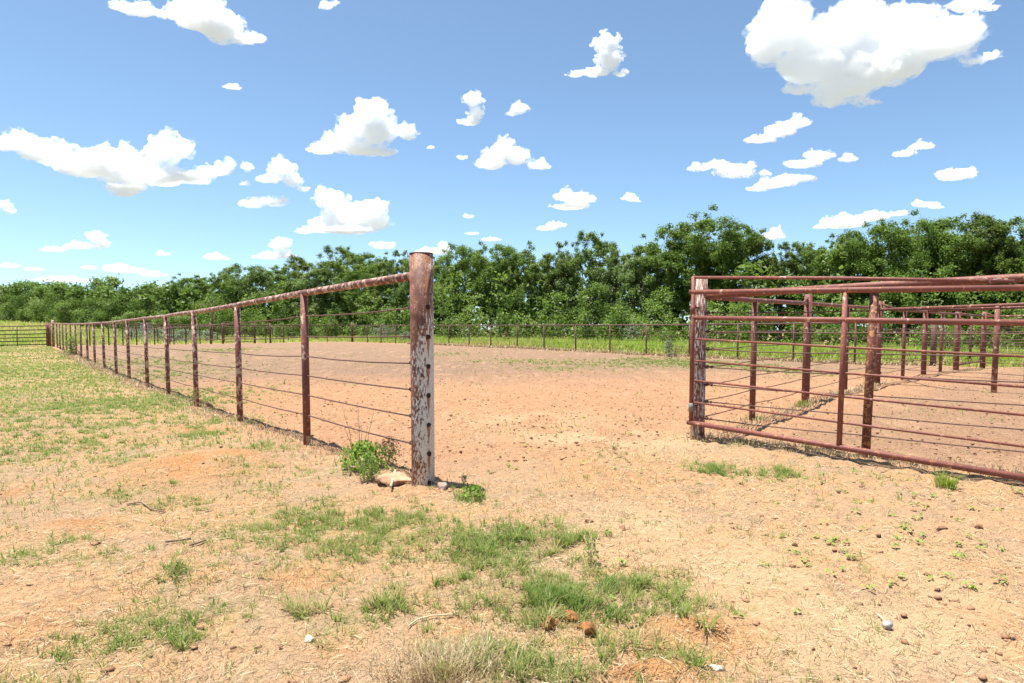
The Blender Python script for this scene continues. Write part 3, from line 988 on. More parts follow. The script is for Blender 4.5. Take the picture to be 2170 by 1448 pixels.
# ------------------------------------------------------------------ grass and weeds
def blades(x, y, h, w, lean, r, tint, curl=.5, az=None):
    n = len(x)
    z = zground(x, y) - .006
    th = r.uniform(0, 6.2832, n) if az is None else az
    fx, fy = np.cos(th), np.sin(th)
    sx, sy = -fy, fx
    ln = lean
    def pt(u, wid, s):
        fwd = h * ln * (u ** (1 + curl)); up = h * u * np.sqrt(np.maximum(.05, 1 - (ln * u) ** 2 * .6))
        return np.stack([x + fx * fwd + sx * wid * s, y + fy * fwd + sy * wid * s, z + up], 1)
    v = np.stack([pt(0, w * .5, -1), pt(0, w * .5, 1), pt(.55, w * .42, 1), pt(.55, w * .42, -1), pt(1.0, w * .06, 1), pt(1.0, w * .06, -1)], 1).reshape(-1, 3)
    b = np.arange(n)[:, None] * 6
    f = np.concatenate([b + np.array([0, 1, 2, 3]), b + np.array([3, 2, 4, 5])], 0)
    return v, f, np.repeat(tint, 6)


def grass_mat(name, c0, c1, c2, trans=.5):
    t = NT(name)
    ti = t.attr("tint")
    c = t.mix(t.step(ti, 0, .5), c0, c1); c = t.mix(t.step(ti, .5, 1), c, c2)
    b = t.principled(c, .55, None, .3)
    tr = t.n("ShaderNodeBsdfTranslucent"); t.set(tr.inputs[0], c)
    mx = t.n("ShaderNodeMixShader"); mx.inputs[0].default_value = trans
    t.t.links.new(b, mx.inputs[1]); t.t.links.new(tr.outputs[0], mx.inputs[2])
    return t.done(mx.outputs[0])


M_grass = grass_mat("short_turf", (.12, .20, .035), (.23, .30, .065), (.44, .38, .17))
M_weed = grass_mat("tall_weeds", (.15, .25, .025), (.24, .34, .04), (.42, .34, .15))
M_straw = grass_mat("dry_straw", (.24, .16, .08), (.42, .31, .17), (.55, .45, .29), .15)


def gather(lst):
    V, F, T, n = [], [], [], 0
    for v, f, t_ in lst:
        V.append(v); F.append(f + n); T.append(t_); n += len(v)
    return np.concatenate(V), np.concatenate(F), np.concatenate(T)


rg = np.random.default_rng(21)
parts = []
for (cx, cy_, rx, ry, wgt) in GREEN:
    area = 3.14 * rx * ry
    lod = max(1.0, cy_ / 4.0)
    n = int(min(1800, area * 1150 * wgt / lod ** 1.0)) + 3      # tufts, a dozen blades each
    x = cx + rg.normal(size=n) * rx * .62; y = cy_ + rg.normal(size=n) * ry * .62
    keep = fbm(x * 5.5, y * 5.5, 3, 51) + .25 * fbm(x * 16, y * 16, 2, 52) > .55 + .12 * (1 - wgt)
    keep &= (y > 1.7) & (rg.random(n) < .35 + .65 * wgt)
    x, y = x[keep], y[keep]; n = len(x)
    if n == 0: continue
    m = 10
    tt = np.repeat(rg.beta(1.6, 2.2, n) + .25 * (fbm(x * 1.7, y * 1.7, 2, 53) - .5), m)
    th0 = np.repeat(rg.uniform(.018, .058, n) * (.75 + .4 * wgt), m)
    cxs, cys = np.repeat(x, m), np.repeat(y, m); n = n * m
    az = rg.uniform(0, 6.2832, n); rr_ = np.abs(rg.normal(size=n)) * .012 * lod ** .5
    x, y = cxs + np.cos(az) * rr_, cys + np.sin(az) * rr_
    wd = np.maximum(.0030, y * .00085) * rg.uniform(.5, 1.7, n)
    parts.append(blades(x, y, th0 * rg.uniform(.6, 1.25, n), wd, rg.uniform(.45, 1.0, n), rg, np.clip(tt + rg.normal(size=n) * .22, 0, 1), .5, az + rg.normal(size=n) * .5))
# scattered small tufts everywhere outside the arena
n = 3600
y = 1.8 + 11 * rg.random(n) ** 1.6; x = rg.uniform(-.9, .55, n) * (y + .3)
k = (sstep(.2, -.6, arena_dist(x, y)) * (.25 + .75 * sstep(.42, .62, fbm(x * 1.4, y * 1.4, 3, 57))) > rg.random(n)) & (patch_mask(ORANGE, x, y) < .45)
x, y = x[k], y[k]; n = len(x); m = 9
tt = np.repeat(rg.beta(2.2, 1.8, n), m); th0 = np.repeat(rg.uniform(.015, .045, n), m)
cxs, cys = np.repeat(x, m), np.repeat(y, m); n = n * m
az = rg.uniform(0, 6.2832, n); rr_ = np.abs(rg.normal(size=n)) * .012 * np.maximum(1, cys / 4)
x, y = cxs + np.cos(az) * rr_, cys + np.sin(az) * rr_
parts.append(blades(x, y, th0 * rg.uniform(.6, 1.25, n), np.maximum(.0026, y * .0008), rg.uniform(.45, 1.0, n), rg, np.clip(tt + rg.normal(size=n) * .14, 0, 1), .5, az))
# the long sprawling tussocks in front
for (px, py, n, h0, rad, dry) in ((1240, 1285, 900, .085, .17, .10), (1180, 1262, 600, .08, .14, .15), (1110, 1290, 500, .08, .15, .45), (1345, 1250, 400, .075, .12, .1), (1090, 1400, 700, .08, .16, .45), (1130, 1430, 500, .075, .14, .3), (1060, 1160, 600, .075, .20, .15), (960, 1180, 400, .06, .22, .3), (1000, 1235, 350, .06, .14, .3), (1100, 1140, 350, .07, .14, .2), (1430, 1400, 400, .08, .14, .4), (1460, 1290, 350, .08, .12, .3), (830, 1280, 300, .08, .1, .2), (640, 1290, 260, .07, .1, .4),
                                  (1530, 1003, 500, .09, .12, .1), (1650, 1005, 500, .10, .12, .1), (1180, 1150, 700, .1, .15, .3), (330, 1350, 400, .06, .16, .3), (380, 1215, 250, .06, .1, .2), (760, 1140, 500, .045, .35, .2), (600, 1110, 500, .045, .4, .2)):
    cx, cy_ = ground_hit(px, py)
    m = 34; nt = max(6, n // m)
    tx = cx + rg.normal(size=nt) * rad * .85; ty_ = cy_ + rg.normal(size=nt) * rad * .65
    tsz = rg.uniform(.45, 1.15, nt) * h0; ttn = rg.random(nt) * .6 + dry * (rg.random(nt) < .5)
    cxs, cys = np.repeat(tx, m), np.repeat(ty_, m); n = nt * m
    az = rg.uniform(0, 6.2832, n); rr_ = np.abs(rg.normal(size=n)) * .016
    x, y = cxs + np.cos(az) * rr_, cys + np.sin(az) * rr_
    hh, tn = np.repeat(tsz, m) * rg.uniform(.5, 1.2, n), np.repeat(ttn, m)
    keep = y > 1.5
    x, y, az, hh, tn = x[keep], y[keep], az[keep], hh[keep], tn[keep]; n = len(x)
    parts.append(blades(x, y, hh, np.full(n, .0036) * rg.uniform(.5, 1.6, n), rg.uniform(.5, 1.0, n), rg, np.clip(tn + rg.normal(size=n) * .2 + .4 * (rg.random(n) < .1), 0, 1), .6, az + rg.normal(size=n) * .45))
# turf on the left, thin towards the camera
n = 80000
y = 3.0 + 37 * rg.random(n) ** 1.35; x = -0.5 - rg.random(n) * (y * .85 + 1.0)
sd = side(GP1, LF(18), x, y)
den = sstep(.2, .5, fbm(x * .55, y * .55, 4, 61)) * sstep(7, 14, y) + .22 * sstep(.40, .6, fbm(x * 1.6, y * 1.6, 3, 66))
k = (sd > .12) & (rg.random(n) < den)
x, y = x[k], y[k]; n = len(x)
parts.append(blades(x, y, rg.uniform(.03, .075, n), np.maximum(.0045, y * .0016) * rg.uniform(.7, 1.4, n), rg.uniform(.5, 1.0, n), rg,
                    np.clip(rg.beta(1.8, 1.8, n) * .9 + .3 * (fbm(x * .4, y * .4, 2, 68) - .35), 0, 1)))
# thin green speckle in the arena
n = 16000
y = 6 + 34 * rg.random(n) ** 1.2; x = rg.uniform(-.6, .8, n) * y
k = (arena_dist(x, y) > .3) & (fbm(x * .8, y * .8, 4, 95) + .12 * sstep(14, 28, y) > .66)
x, y = x[k], y[k]; n = len(x)
parts.append(blades(x, y, rg.uniform(.02, .05, n), np.maximum(.005, y * .0014), rg.uniform(.4, .95, n), rg, rg.beta(2, 2, n)))
V, F, T = gather(parts)
print("turf quads", len(F))
tag(link("grass", mesh_np("grass", V, F, {"tint": T}, mat=M_grass)), "patchy short green and yellowed turf on the sandy soil", "grass", None, "stuff")

# ---- straw, dry stalks lying about and standing stubble
parts = []
n = 95000
y = 1.65 + 11 * rg.random(n) ** 1.9; x = rg.uniform(-.85, .85, n) * (y + .3)
outd = sstep(.6, -.4, arena_dist(x, y))
den = outd * (.35 + .65 * sstep(.40, .62, fbm(x * 1.3, y * 1.3, 3, 101))) + .05
k = rg.random(n) < den
x, y = x[k], y[k]; n = len(x)
L = rg.uniform(.010, .045, n) * np.where(rg.random(n) < .04, 2.6, 1.0)
th = rg.uniform(0, 6.2832, n) ; wd = np.maximum(.0014, y * .0005) * rg.uniform(.7, 1.3, n)
dx, dy = np.cos(th) * L * .5, np.sin(th) * L * .5; px_, py_ = -np.sin(th) * wd * .5, np.cos(th) * wd * .5
za, zb_ = zground(x - dx, y - dy) + .004, zground(x + dx, y + dy) + .004
za += rg.uniform(0, .010, n); zb_ += rg.uniform(0, .012, n)
v = np.stack([np.stack([x - dx - px_, y - dy - py_, za], 1), np.stack([x - dx + px_, y - dy + py_, za + .001], 1), np.stack([x + dx + px_, y + dy + py_, zb_ + .001], 1), np.stack([x + dx - px_, y + dy - py_, zb_], 1)], 1).reshape(-1, 3)
parts.append((v, np.arange(n * 4).reshape(n, 4), np.repeat(rg.random(n), 4)))
V, F, T = gather(parts)
tag(link("straw_litter", mesh_np("straw_litter", V, F, {"tint": T}, mat=M_straw)), "scattered straw and dead grass stems lying on the soil", "straw", None, "stuff")
parts = []
n = 40000
y = 1.7 + 12 * rg.random(n) ** 1.7; x = rg.uniform(-.9, .45, n) * (y + .3)
k = (sstep(.3, -.3, arena_dist(x, y)) * sstep(.42, .6, fbm(x * 1.9, y * 1.9, 3, 111)) > rg.random(n)) & ((x < .9) | (y > 4))
x, y = x[k], y[k]; n = len(x)
parts.append(blades(x, y, rg.uniform(.015, .055, n), np.maximum(.0026, y * .0007) * rg.uniform(.7, 1.2, n), rg.uniform(.4, .98, n), rg, rg.random(n)))
cx, cy_ = ground_hit(945, 1420)
n = 1500
x = cx + rg.normal(size=n) * .10; y = cy_ + rg.normal(size=n) * .08
parts.append(blades(x, y, rg.uniform(.03, .085, n), np.full(n, .0026), rg.uniform(.2, .9, n), rg, rg.uniform(.4, 1, n), .5, np.arctan2(y - cy_, x - cx) + rg.normal(size=n)))
# dead grass along the fence lines
for a, b, n in ((GP1, LF(14), 5000), (GP2, np.array([7.7, 14.3]), 1700), (GP2, GP2 + np.array([2.6, -2.6]), 1700), (BF_A - 2 * BF_U, BF_A + 12 * BF_U, 9000)):
    u = rg.random(n); x = a[0] + (b[0] - a[0]) * u + rg.normal(size=n) * .13; y = a[1] + (b[1] - a[1]) * u + rg.normal(size=n) * .13
    far_ = y > 20
    parts.append(blades(x, y, rg.uniform(.02, .09, n) * np.where(far_, 2.2, 1), np.maximum(.003, y * .0009), rg.uniform(.3, .98, n), rg, rg.random(n)))
V, F, T = gather(parts)
tag(link("dry_grass", mesh_np("dry_grass", V, F, {"tint": T}, mat=M_straw)), "standing dead grass and pale stubble outside the arena and along fences", "dry grass", None, "stuff")

# ---- tall bright weeds between the back fence and the wood
nrm = np.array([.762, .648]); ub = BF_U / np.linalg.norm(BF_U)
parts = []
n = 34000
s = rg.uniform(-14, 46, n); o = .9 + rg.random(n) * 8.5
x = BF_A[0] + ub[0] * s + nrm[0] * o; y = BF_A[1] + ub[1] * s + nrm[1] * o
k = fbm(x * .5, y * .5, 3, 120) + .1 > rg.random(n) * .6
x, y, o = x[k], y[k], o[k]; n = len(x)
hh = rg.uniform(.28, .68, n) * (.6 + .8 * fbm(x * .35, y * .35, 3, 121)) * sstep(.2, 2.6, o)
parts.append(blades(x, y, hh + .06, rg.uniform(.03, .07, n), rg.uniform(.45, 1.0, n), rg, np.clip(rg.beta(2, 3, n) + .5 * (o < 1.8) * rg.random(n) + .45 * (fbm(x * .22, y * .22, 2, 123) > .60) * rg.random(n), 0, 1)))
n = 30000
x = rg.uniform(-88, -10, n); y = rg.uniform(38, 108, n)
k = (np.maximum(-side(CORNER, LEFT_END, x, y), 0) > .5) | (side(GP1, LF(18), x, y) > .5) & (y > 41)
k &= (-x / y < .86) & (arena_dist(x, y) < -.4) & (y < 112 - .35 * (x + 80))
x, y = x[k], y[k]; n = len(x)
hh = rg.uniform(.12, .5, n) * (.4 + fbm(x * .12, y * .12, 3, 122))
parts.append(blades(x, y, hh, rg.uniform(.04, .09, n) * np.maximum(1, y / 60), rg.uniform(.45, 1.0, n), rg, np.clip(rg.beta(2, 3, n) + .55 * (fbm(x * .06, y * .16, 3, 124) > .52) * rg.random(n), 0, 1)))
V, F, T = gather(parts)
print("weeds quads", len(F))
tag(link("tall_weeds", mesh_np("tall_weeds", V, F, {"tint": T}, mat=M_weed)), "bright green tall weeds growing between the back fence and the wood", "weeds", None, "stuff")

# ---- seedlings: little rosettes of leaves
M_seed = leaf_mat("seedling_leaves", (.17, .27, .05), (.33, .42, .10), None, .6, .4, .2)
parts = []
spots = []
for i in range(55):
    spots.append(ground_hit(rg.uniform(1640, 2165), 1010 + 250 * rg.random() ** 1.3))
for i in range(30):
    spots.append(ground_hit(rg.uniform(1180, 2100), rg.uniform(940, 1330)))
for i in range(40):
    spots.append(ground_hit(rg.uniform(930, 1450), rg.uniform(800, 1000)))
for (cx, cy_) in spots:
    m = rg.integers(6, 13); rad = rg.uniform(.012, .038)
    th = rg.uniform(0, 6.28, m); rr_ = rad * rg.uniform(.3, 1, m)
    x = cx + np.cos(th) * rr_; y = cy_ + np.sin(th) * rr_
    pos = np.stack([x, y, zground(x, y) + rg.uniform(.006, .025, m)], 1)
    nr = np.stack([np.cos(th) * .4, np.sin(th) * .4, np.ones(m)], 1) + rg.normal(size=(m, 3)) * .2
    parts.append(leaves(pos, nr, rg.uniform(.014, .030, m), rg.uniform(.2, 1, m), rg, .62))
V, F, T = gather(parts)
tag(link("seedling_weeds", mesh_np("seedling_weeds", V, F, {"tint": T}, mat=M_seed)), "tiny green seedling weeds dotted over the sandy soil", "seedlings", None, "stuff")

# ---- clods of soil
def clods(n, xs, ys, rmin, rmax, geo, seed):
    r = np.random.default_rng(seed)
    nv = len(geo[0])
    rad = rmin + (rmax - rmin) * r.random(n) ** 3.0
    v = geo[0][None] * rad[:, None, None] * r.uniform(.6, 1.3, (n, nv, 1)) * np.stack([r.uniform(.8, 1.5, n), r.uniform(.7, 1.2, n), r.uniform(.35, .7, n)], 1)[:, None, :]
    th = r.uniform(0, 6.28, n); c, s_ = np.cos(th)[:, None], np.sin(th)[:, None]
    vx = v[..., 0] * c - v[..., 1] * s_; vy = v[..., 0] * s_ + v[..., 1] * c
    z = zground(xs, ys)
    v = np.stack([vx + xs[:, None], vy + ys[:, None], v[..., 2] + (z + rad * .22)[:, None]], 2).reshape(-1, 3)
    f = (geo[1][None] + (np.arange(n) * nv)[:, None, None]).reshape(-1, 3)
    return v, f, np.repeat(r.random(n), nv)


ico0 = ico(1) if False else None
OCT = (np.array([[1, 0, 0], [-1, 0, 0], [0, 1, 0], [0, -1, 0], [0, 0, 1], [0, 0, -1]], float), np.array([[0, 2, 4], [2, 1, 4], [1, 3, 4], [3, 0, 4], [2, 0, 5], [1, 2, 5], [3, 1, 5], [0, 3, 5]]))
import bmesh as _bm
b_ = _bm.new(); _bm.ops.create_icosphere(b_, subdivisions=1, radius=1); ICO0 = (np.array([v.co[:] for v in b_.verts]), np.array([[w.index for w in f.verts] for f in b_.faces])); b_.free()
n = 32000
ys = 1.7 + 24 * rg.random(n) ** 1.4; xs = rg.uniform(-.75, .85, n) * (ys + .2)
c_ = churn(xs, ys); k = rg.random(n) < np.where(arena_dist(xs, ys) > 0, 1.0, .10 + .35 * c_)
k &= fbm(xs * 1.1, ys * 1.1, 3, 131) + .18 > rg.random(n) * .75
xs, ys = xs[k], ys[k]
nr_ = ys < 5.5
parts = [clods(int(nr_.sum()), xs[nr_], ys[nr_], .003, .017, ICO0, 1), clods(int((~nr_).sum()), xs[~nr_], ys[~nr_], .005, .022, OCT, 2)]
V, F, T = gather(parts)
print("clod tris", len(F))
t = NT("soil_clod")
cc = t.mix(t.attr("tint"), (.19, .105, .062), (.39, .22, .125))
cc = t.mix(t.step(t.noise(t.pos(), 60, 3), .4, .7), cc, (.27, .15, .085))
M_clod = t.done(t.principled(cc, .95, None, .1))
tag(link("soil_clods", mesh_np("soil_clods", V, F, {"tint": T}, mat=M_clod)), "small dark clods of churned soil over the arena floor", "clods", None, "stuff")

# ------------------------------------------------------------------ stones, clods, plants
def stone_mat(name, a, b, sc=14):
    t = NT(name); p = t.obj()
    n1 = t.noise(p, sc, 5, .6); n2 = t.noise(p, sc * 5, 4, .6)
    c = t.mix(t.step(n1, .35, .65), a, b)
    return t.done(t.principled(c, .9, t.bump(t.math('ADD', n1, t.math('MULTIPLY', n2, .5)), .6, .01), .2))


M_sand = stone_mat("sandstone", (.40, .22, .125), (.50, .33, .22))
M_pale = stone_mat("pale_limestone", (.46, .39, .29), (.56, .50, .40))
M_redcl = stone_mat("red_clay", (.22, .085, .035), (.40, .18, .07), 45)
M_grey = stone_mat("purple_grey_stone", (.28, .17, .14), (.40, .28, .24))


def stone(name, px, py, size, mat, label, cat, seed, rz=0.0, sink=.42, cut=True):
    """angular lump: a sphere sliced by random planes and roughened"""
    r = np.random.default_rng(seed)
    v = ICO3[0].copy()
    for i in range(20 if cut else 5):
        n = r.normal(size=3); n /= np.linalg.norm(n); d = r.uniform(.36, .8)
        over = v @ n - d
        v = v - np.where(over > 0, over, 0)[:, None] * n * .99
    v = v * (1 + .17 * (fbm(v[:, 0] * 4 + seed, v[:, 1] * 4 + v[:, 2] * 3.3, 4, seed) - .5) * 2 + .02 * r.normal(size=len(v)))[:, None]
    v = v * np.array(size) * 1.25
    x, y = ground_hit(px, py)
    o = link(name, mesh_np(name, v, ICO3[1], mat=mat), None, (x, y, Zg(x, y) + size[2] * (1 - 2 * sink)), rz)
    return tag(o, label, cat)


sl = stone("stone", 842, 1026, (.125, .09, .075), M_sand, "flat orange sandstone slab at the foot of the scabby white gate post", "stone", 14, .5)
stone("stone", 938, 1045, (.045, .05, .050), M_grey, "purplish rounded stone just right of the gate post's foot", "stone", 4, .4)
stone("stone", 862, 1022, (.042, .025, .020), M_pale, "small white stone chip leaning on the orange slab", "stone", 8, .5)
stone("stone", 655, 1357, (.028, .026, .016), M_pale, "round cream stone lying in dry grass near the bottom edge", "stone", 5)
stone("stone", 985, 1447, (.022, .02, .018), M_pale, "white stone at the very bottom edge of the photo", "stone", 6)
stone("stone", 262, 982, (.045, .022, .014), M_pale, "long pale stone in the turf left of the orange bare patch", "stone", 7, .2)
stone("stone", 1517, 1421, (.026, .02, .014), M_pale, "buff stone beside grass near the bottom right of centre", "stone", 9, -.4)
stone("stone", 1502, 921, (.022, .02, .03), M_grey, "little grey block at the foot of the right gate post", "stone", 10)
for i, (px, py, s, lb) in enumerate(((1153, 1330, (.016, .015, .014), "small red clay clod, leftmost of the group in the big tussock"), (1163, 1335, (.022, .026, .036), "tall red clay clod standing among the group in the tussock"),
                                     (1180, 1324, (.016, .014, .018), "square red clay clod touching the tall one's right side"), (1212, 1314, (.034, .026, .024), "dull red clod half hidden in the green tussock"),
                                     (1249, 1343, (.036, .030, .032), "largest dark-shaded red clod, rightmost in the tussock"), (1222, 1334, (.012, .012, .012), "tiny red clod beside the largest one"))):
    stone("soil_clod", px, py, s, M_redcl, lb, "clod", 30 + i, i * .7, .25)
for i, (px, py, s, lb) in enumerate(((1683, 1155, (.018, .015, .013), "single brown clod on pale sand below the weedy strip"), (1995, 1130, (.055, .022, .012), "long dark crust of soil right of the seedlings"), (1250, 1110, (.05, .03, .02), "broken brown clod at the gateway's sandy edge"),
                                     (1320, 1122, (.05, .018, .014), "thin dark ridge of turned soil in the gateway"), (2075, 1128, (.030, .018, .016), "dark knobbly clod near the photo's right edge"))):
    stone("soil_clod", px, py, s, M_clod, lb, "clod", 50 + i, i * .5, .3)

# crumpled can
x, y = ground_hit(1881, 1332)
v = ICO3[0].copy(); r = np.random.default_rng(8)
v = v * (1 + .07 * r.normal(size=(len(v), 1))); ang = np.arctan2(v[:, 0], v[:, 1])
v = v * (1 - .35 * np.exp(-((v[:, 0] - .25) / .14) ** 2) * (v[:, 2] > -.3))[:, None] * np.array([.022, .017, .016])
t = NT("crushed_aluminium"); M_can = t.done(t.principled((.34, .34, .34), .55, t.bump(t.noise(t.obj(), 60, 3), .8, .01), .4, .3))
tag(link("crushed_can", mesh_np("crushed_can", v, ICO3[1], mat=M_can), None, (x, y, Zg(x, y) + .013), .6), "small silver crumpled can on the bare sand", "can")

# twigs, stalks and a strip drawn for a post's shadow
M_twig = stone_mat("dead_twig", (.20, .13, .09), (.30, .21, .15)); M_stalk = stone_mat("bleached_stalk", (.55, .42, .26), (.62, .50, .34))
def twig(pxs, r, mat, label, lift=.008, name="twig"):
    pts = []
    for (px, py) in pxs:
        x, y = ground_hit(px, py); pts.append(Vector((x, y, Zg(x, y) + lift + r)))
    o0 = pts[0]
    V, F = tube([p - o0 for p in pts], r, 6)
    return tag(link(name, pydata(name, V, F, mat), None, o0), label, "stick")
twig([(350, 1153), (375, 1147), (405, 1144)], .006, M_twig, "dark twig among dry grass, the upper of a pair")
twig([(402, 1160), (420, 1156), (436, 1151)], .0055, M_twig, "dark twig among dry grass, the lower of a pair")
twig([(268, 1062), (300, 1060), (320, 1070), (350, 1077)], .005, M_twig, "crooked root lying across the bare orange soil")
twig([(864, 1330), (885, 1314), (915, 1306), (960, 1304)], .003, M_stalk, "long arched straw stalk left of the big tussock")
twig([(1860, 1302), (1878, 1318), (1884, 1326)], .003, M_stalk, "pale stalk pointing at the crumpled can")
twig([(1175, 1188), (1192, 1187)], .004, M_stalk, "short bleached stick at the sandy spot above the tussock")
twig([(828, 1042), (838, 1016)], .009, M_stalk, "white stick leaning across the orange slab", .03)
twig([(1545, 945), (1600, 932)], .004, M_twig, "thin grey twig under the open gate")
twig([(1915, 807), (1950, 814), (1968, 822)], .012, M_twig, "added dark strip standing for post shadow beside the pens' dividing fence")  # solid dark strip added where a fence post's shadow falls
twig([(1920, 806), (1935, 800), (1950, 795)], .010, M_twig, "short dark stick forking up from the added shadow strip")

# leafy plants
def plant(name, px, py, w, h, n, leaf, mat, label, seed, cat="shrub", tint=(.2, .8), stems=9, squash=1.0, dry=None):
    r = np.random.default_rng(seed)
    x, y = ground_hit(px, py) if not isinstance(px, tuple) else px
    ro = thing(name, (x, y, Zg(x, y)), label, cat)
    th = r.uniform(0, 6.28, n); u = r.random(n) ** .8
    prof = np.sqrt(np.clip(1 - (u * 1.0 - .25) ** 2 / .6, .05, 1))
    lump_ = .75 + .4 * np.sin(th * 3 + seed) * np.cos(u * 5)
    rad = w * .5 * prof * np.sqrt(r.random(n)) ** .6 * lump_
    pos = np.stack([np.cos(th) * rad, np.sin(th) * rad * squash, u * h * (.85 + .3 * r.random(n)) + .01], 1)
    nr = np.stack([np.cos(th) * .6, np.sin(th) * .6, np.full(n, .7)], 1) + r.normal(size=(n, 3)) * .4
    v, f, q = leaves(pos, nr, leaf * r.uniform(.6, 1.3, n), r.uniform(*tint, n), r, .6)
    link("foliage", mesh_np("foliage", v, f, {"tint": q}, mat=mat), ro)
    V, F = [], []
    for i in range(stems):
        a = r.uniform(0, 6.28); k = r.uniform(.3, .8)
        s, ff_ = tube([(0, 0, -.02), (math.cos(a) * w * .15 * k, math.sin(a) * w * .15 * k, h * .45), (math.cos(a) * w * .42 * k, math.sin(a) * w * .42 * k, h * r.uniform(.8, 1.0))], max(.0014, w * .006), 5)
        m_ = len(V); V += s; F += [tuple(j + m_ for j in g) for g in ff_]
    link("stem", pydata("stem", V, F, M_twig if w > .25 else M_stalk), ro)
    return ro


M_green = leaf_mat("shiny_green_leaves", (.06, .13, .016), (.23, .37, .04), None, .55, .45, .2)
M_dryleaf = leaf_mat("withered_leaves", (.16, .09, .05), (.42, .28, .15), None, .8, .2)
M_feath = leaf_mat("feathery_green", (.12, .21, .035), (.25, .37, .07), None, .6, .45, .2)
M_greyg = leaf_mat("grey_green_leaves", (.12, .17, .09), (.22, .28, .15), (.28, .33, .22), .6, .3)
pl = plant("green_shrub", 772, 1002, .52, .20, 950, .030, M_green, "glossy green little shrub left of the scabby white gate post", 3, stems=4)
r = np.random.default_rng(5)
V, F = [], []
for i in range(7):
    a = r.uniform(-.6, .6); h = r.uniform(.30, .50); s, ff_ = tube([(a * .1 - .02, .02, 0), (a * .16 - .03, .03, h * .6), (a * .28 - .03, .05, h)], .0022, 5)
    m_ = len(V); V += s; F += [tuple(j + m_ for j in g) for g in ff_]
link("dry_stalk", pydata("dry_stalk", V, F, M_twig), pl)
plant("withered_shrub", 822, 990, .30, .20, 420, .024, M_dryleaf, "withered brown shrub between the green shrub and gate post", 6, stems=10, tint=(.2, 1))
plant("fern_weed", 782, 1024, .20, .19, 700, .018, M_feath, "feathery light green weed in front of the glossy shrub", 7, "weed")
plant("weed", 1003, 1062, .22, .075, 220, .022, M_green, "leafy weed at the end of the gate post's shadow", 8, "weed")
plant("weed", 983, 1044, .08, .09, 40, .018, M_feath, "thin weed standing in the gate post's shadow", 9, "weed")
plant("weed", 1252, 1195, .13, .14, 120, .018, M_feath, "spindly weed with dry tips on the sandy spot", 10, "weed", stems=5)
plant("weed", 1712, 955, .10, .10, 60, .024, M_green, "small weed under the middle stile of the open gate", 11, "weed")
plant("weed", (P(152, 757, 28.0).x, 28.0), 0, .75, .75, 420, .07, M_green, "ragged weed growing against the long fence far left", 12, "weed", stems=14)
plant("bush", 1418, 757, .70, .72, 700, .06, M_greyg, "round grey-green bush inside the arena before the back fence", 13, "bush")
plant("withered_shrub", 1432, 757, .36, .5, 200, .05, M_dryleaf, "brown dead side of bush by the arena's back fence", 14)
def beyond_at(px, off):
    a = BF_A + nrm * off; x, y = on_line(px, a, a + BF_U)
    return (x, y)
for i, (px, off, w, h, mt, lb) in enumerate(((1412, 5.0, 2.0, 1.1, M_bush, "yellowish bush in the tall weeds behind the round arena bush"), (1345, 6.5, 2.8, 1.5, M_greyg, "grey-green bush at the wood's edge above the weeds"),
                                              (815, 2.5, 3.0, 1.3, M_greyg, "large pale grey-green bush behind the back fence near the gate post"), (862, 2.2, 1.5, .8, M_greyg, "smaller pale bush just left of the gate post, behind the back fence"),
                                              (705, 3.5, 1.6, 2.2, M_elm, "loose sapling rising through the fence at the arena's far corner"), (1262, 7.0, 2.2, 1.3, M_bush, "bright low bush at the foot of the wood, middle"),
                                              (2000, 5.5, 2.2, 1.5, M_bush, "bright green bush behind the pens' thick posts"), (1085, 7.0, 2.6, 1.0, M_dryleaf, "brownish dead bush at the wood's foot beyond the arena"))):
    plant("bush", beyond_at(px, off), 0, w, h, 900, .11, mt, lb, 60 + i, "bush", stems=12)
for i, (px, d, w, h) in enumerate(((345, 60, 4.0, 1.0), (395, 60, 3.5, .9), (285, 62, 4, .9), (440, 58, 3, .8), (370, 54, 2.5, .6))):
    plant("bush", ((px - 1085) / FPX * d, float(d)), 0, w, h, 900, .16, M_greyg, f"low pale broad-leaved weed clump by the rear pens, {ORD[[2, 3, 0, 4, 1][i] if i != 4 else 1] if False else ['second from left', 'fourth from left', 'leftmost', 'rightmost', 'nearest, in the middle'][i]}", 80 + i, "bush", stems=8)
plant("bush", ((455 - 1085) / FPX * 76, 76.0), 0, 5.0, 4.2, 2600, .17, M_bush, "bright yellow-green young tree in front of the dark wood at left", 90, "bush", stems=10)

# spiky grass tuft by the gate's bottom rail
def tuft(px, py, n, h, rad, label, seed, mat=M_weed):
    r = np.random.default_rng(seed); cx, cy_ = ground_hit(px, py)
    x = cx + r.normal(size=n) * rad; y = cy_ + r.normal(size=n) * rad
    v, f, q = blades(x, y, r.uniform(.5, 1, n) * h, np.full(n, .006), r.uniform(.2, .95, n), r, r.beta(1.5, 3, n), .6, np.arctan2(y - cy_, x - cx) + r.normal(size=n) * .5)
    o0 = np.array([cx, cy_, Zg(cx, cy_)])
    return tag(link("grass_tuft", mesh_np("grass_tuft", v - o0, f, {"tint": q}, mat=mat), None, o0), label, "grass tuft")
tuft(2005, 1038, 110, .15, .03, "spiky green grass tuft in front of the gate's bottom rail", 1)
tuft(1600, 888, 120, .10, .05, "low green tuft at the foot of the dividing fence's first post", 2)
tuft(1700, 862, 160, .10, .06, "green tuft on the bank along the dividing fence", 3)

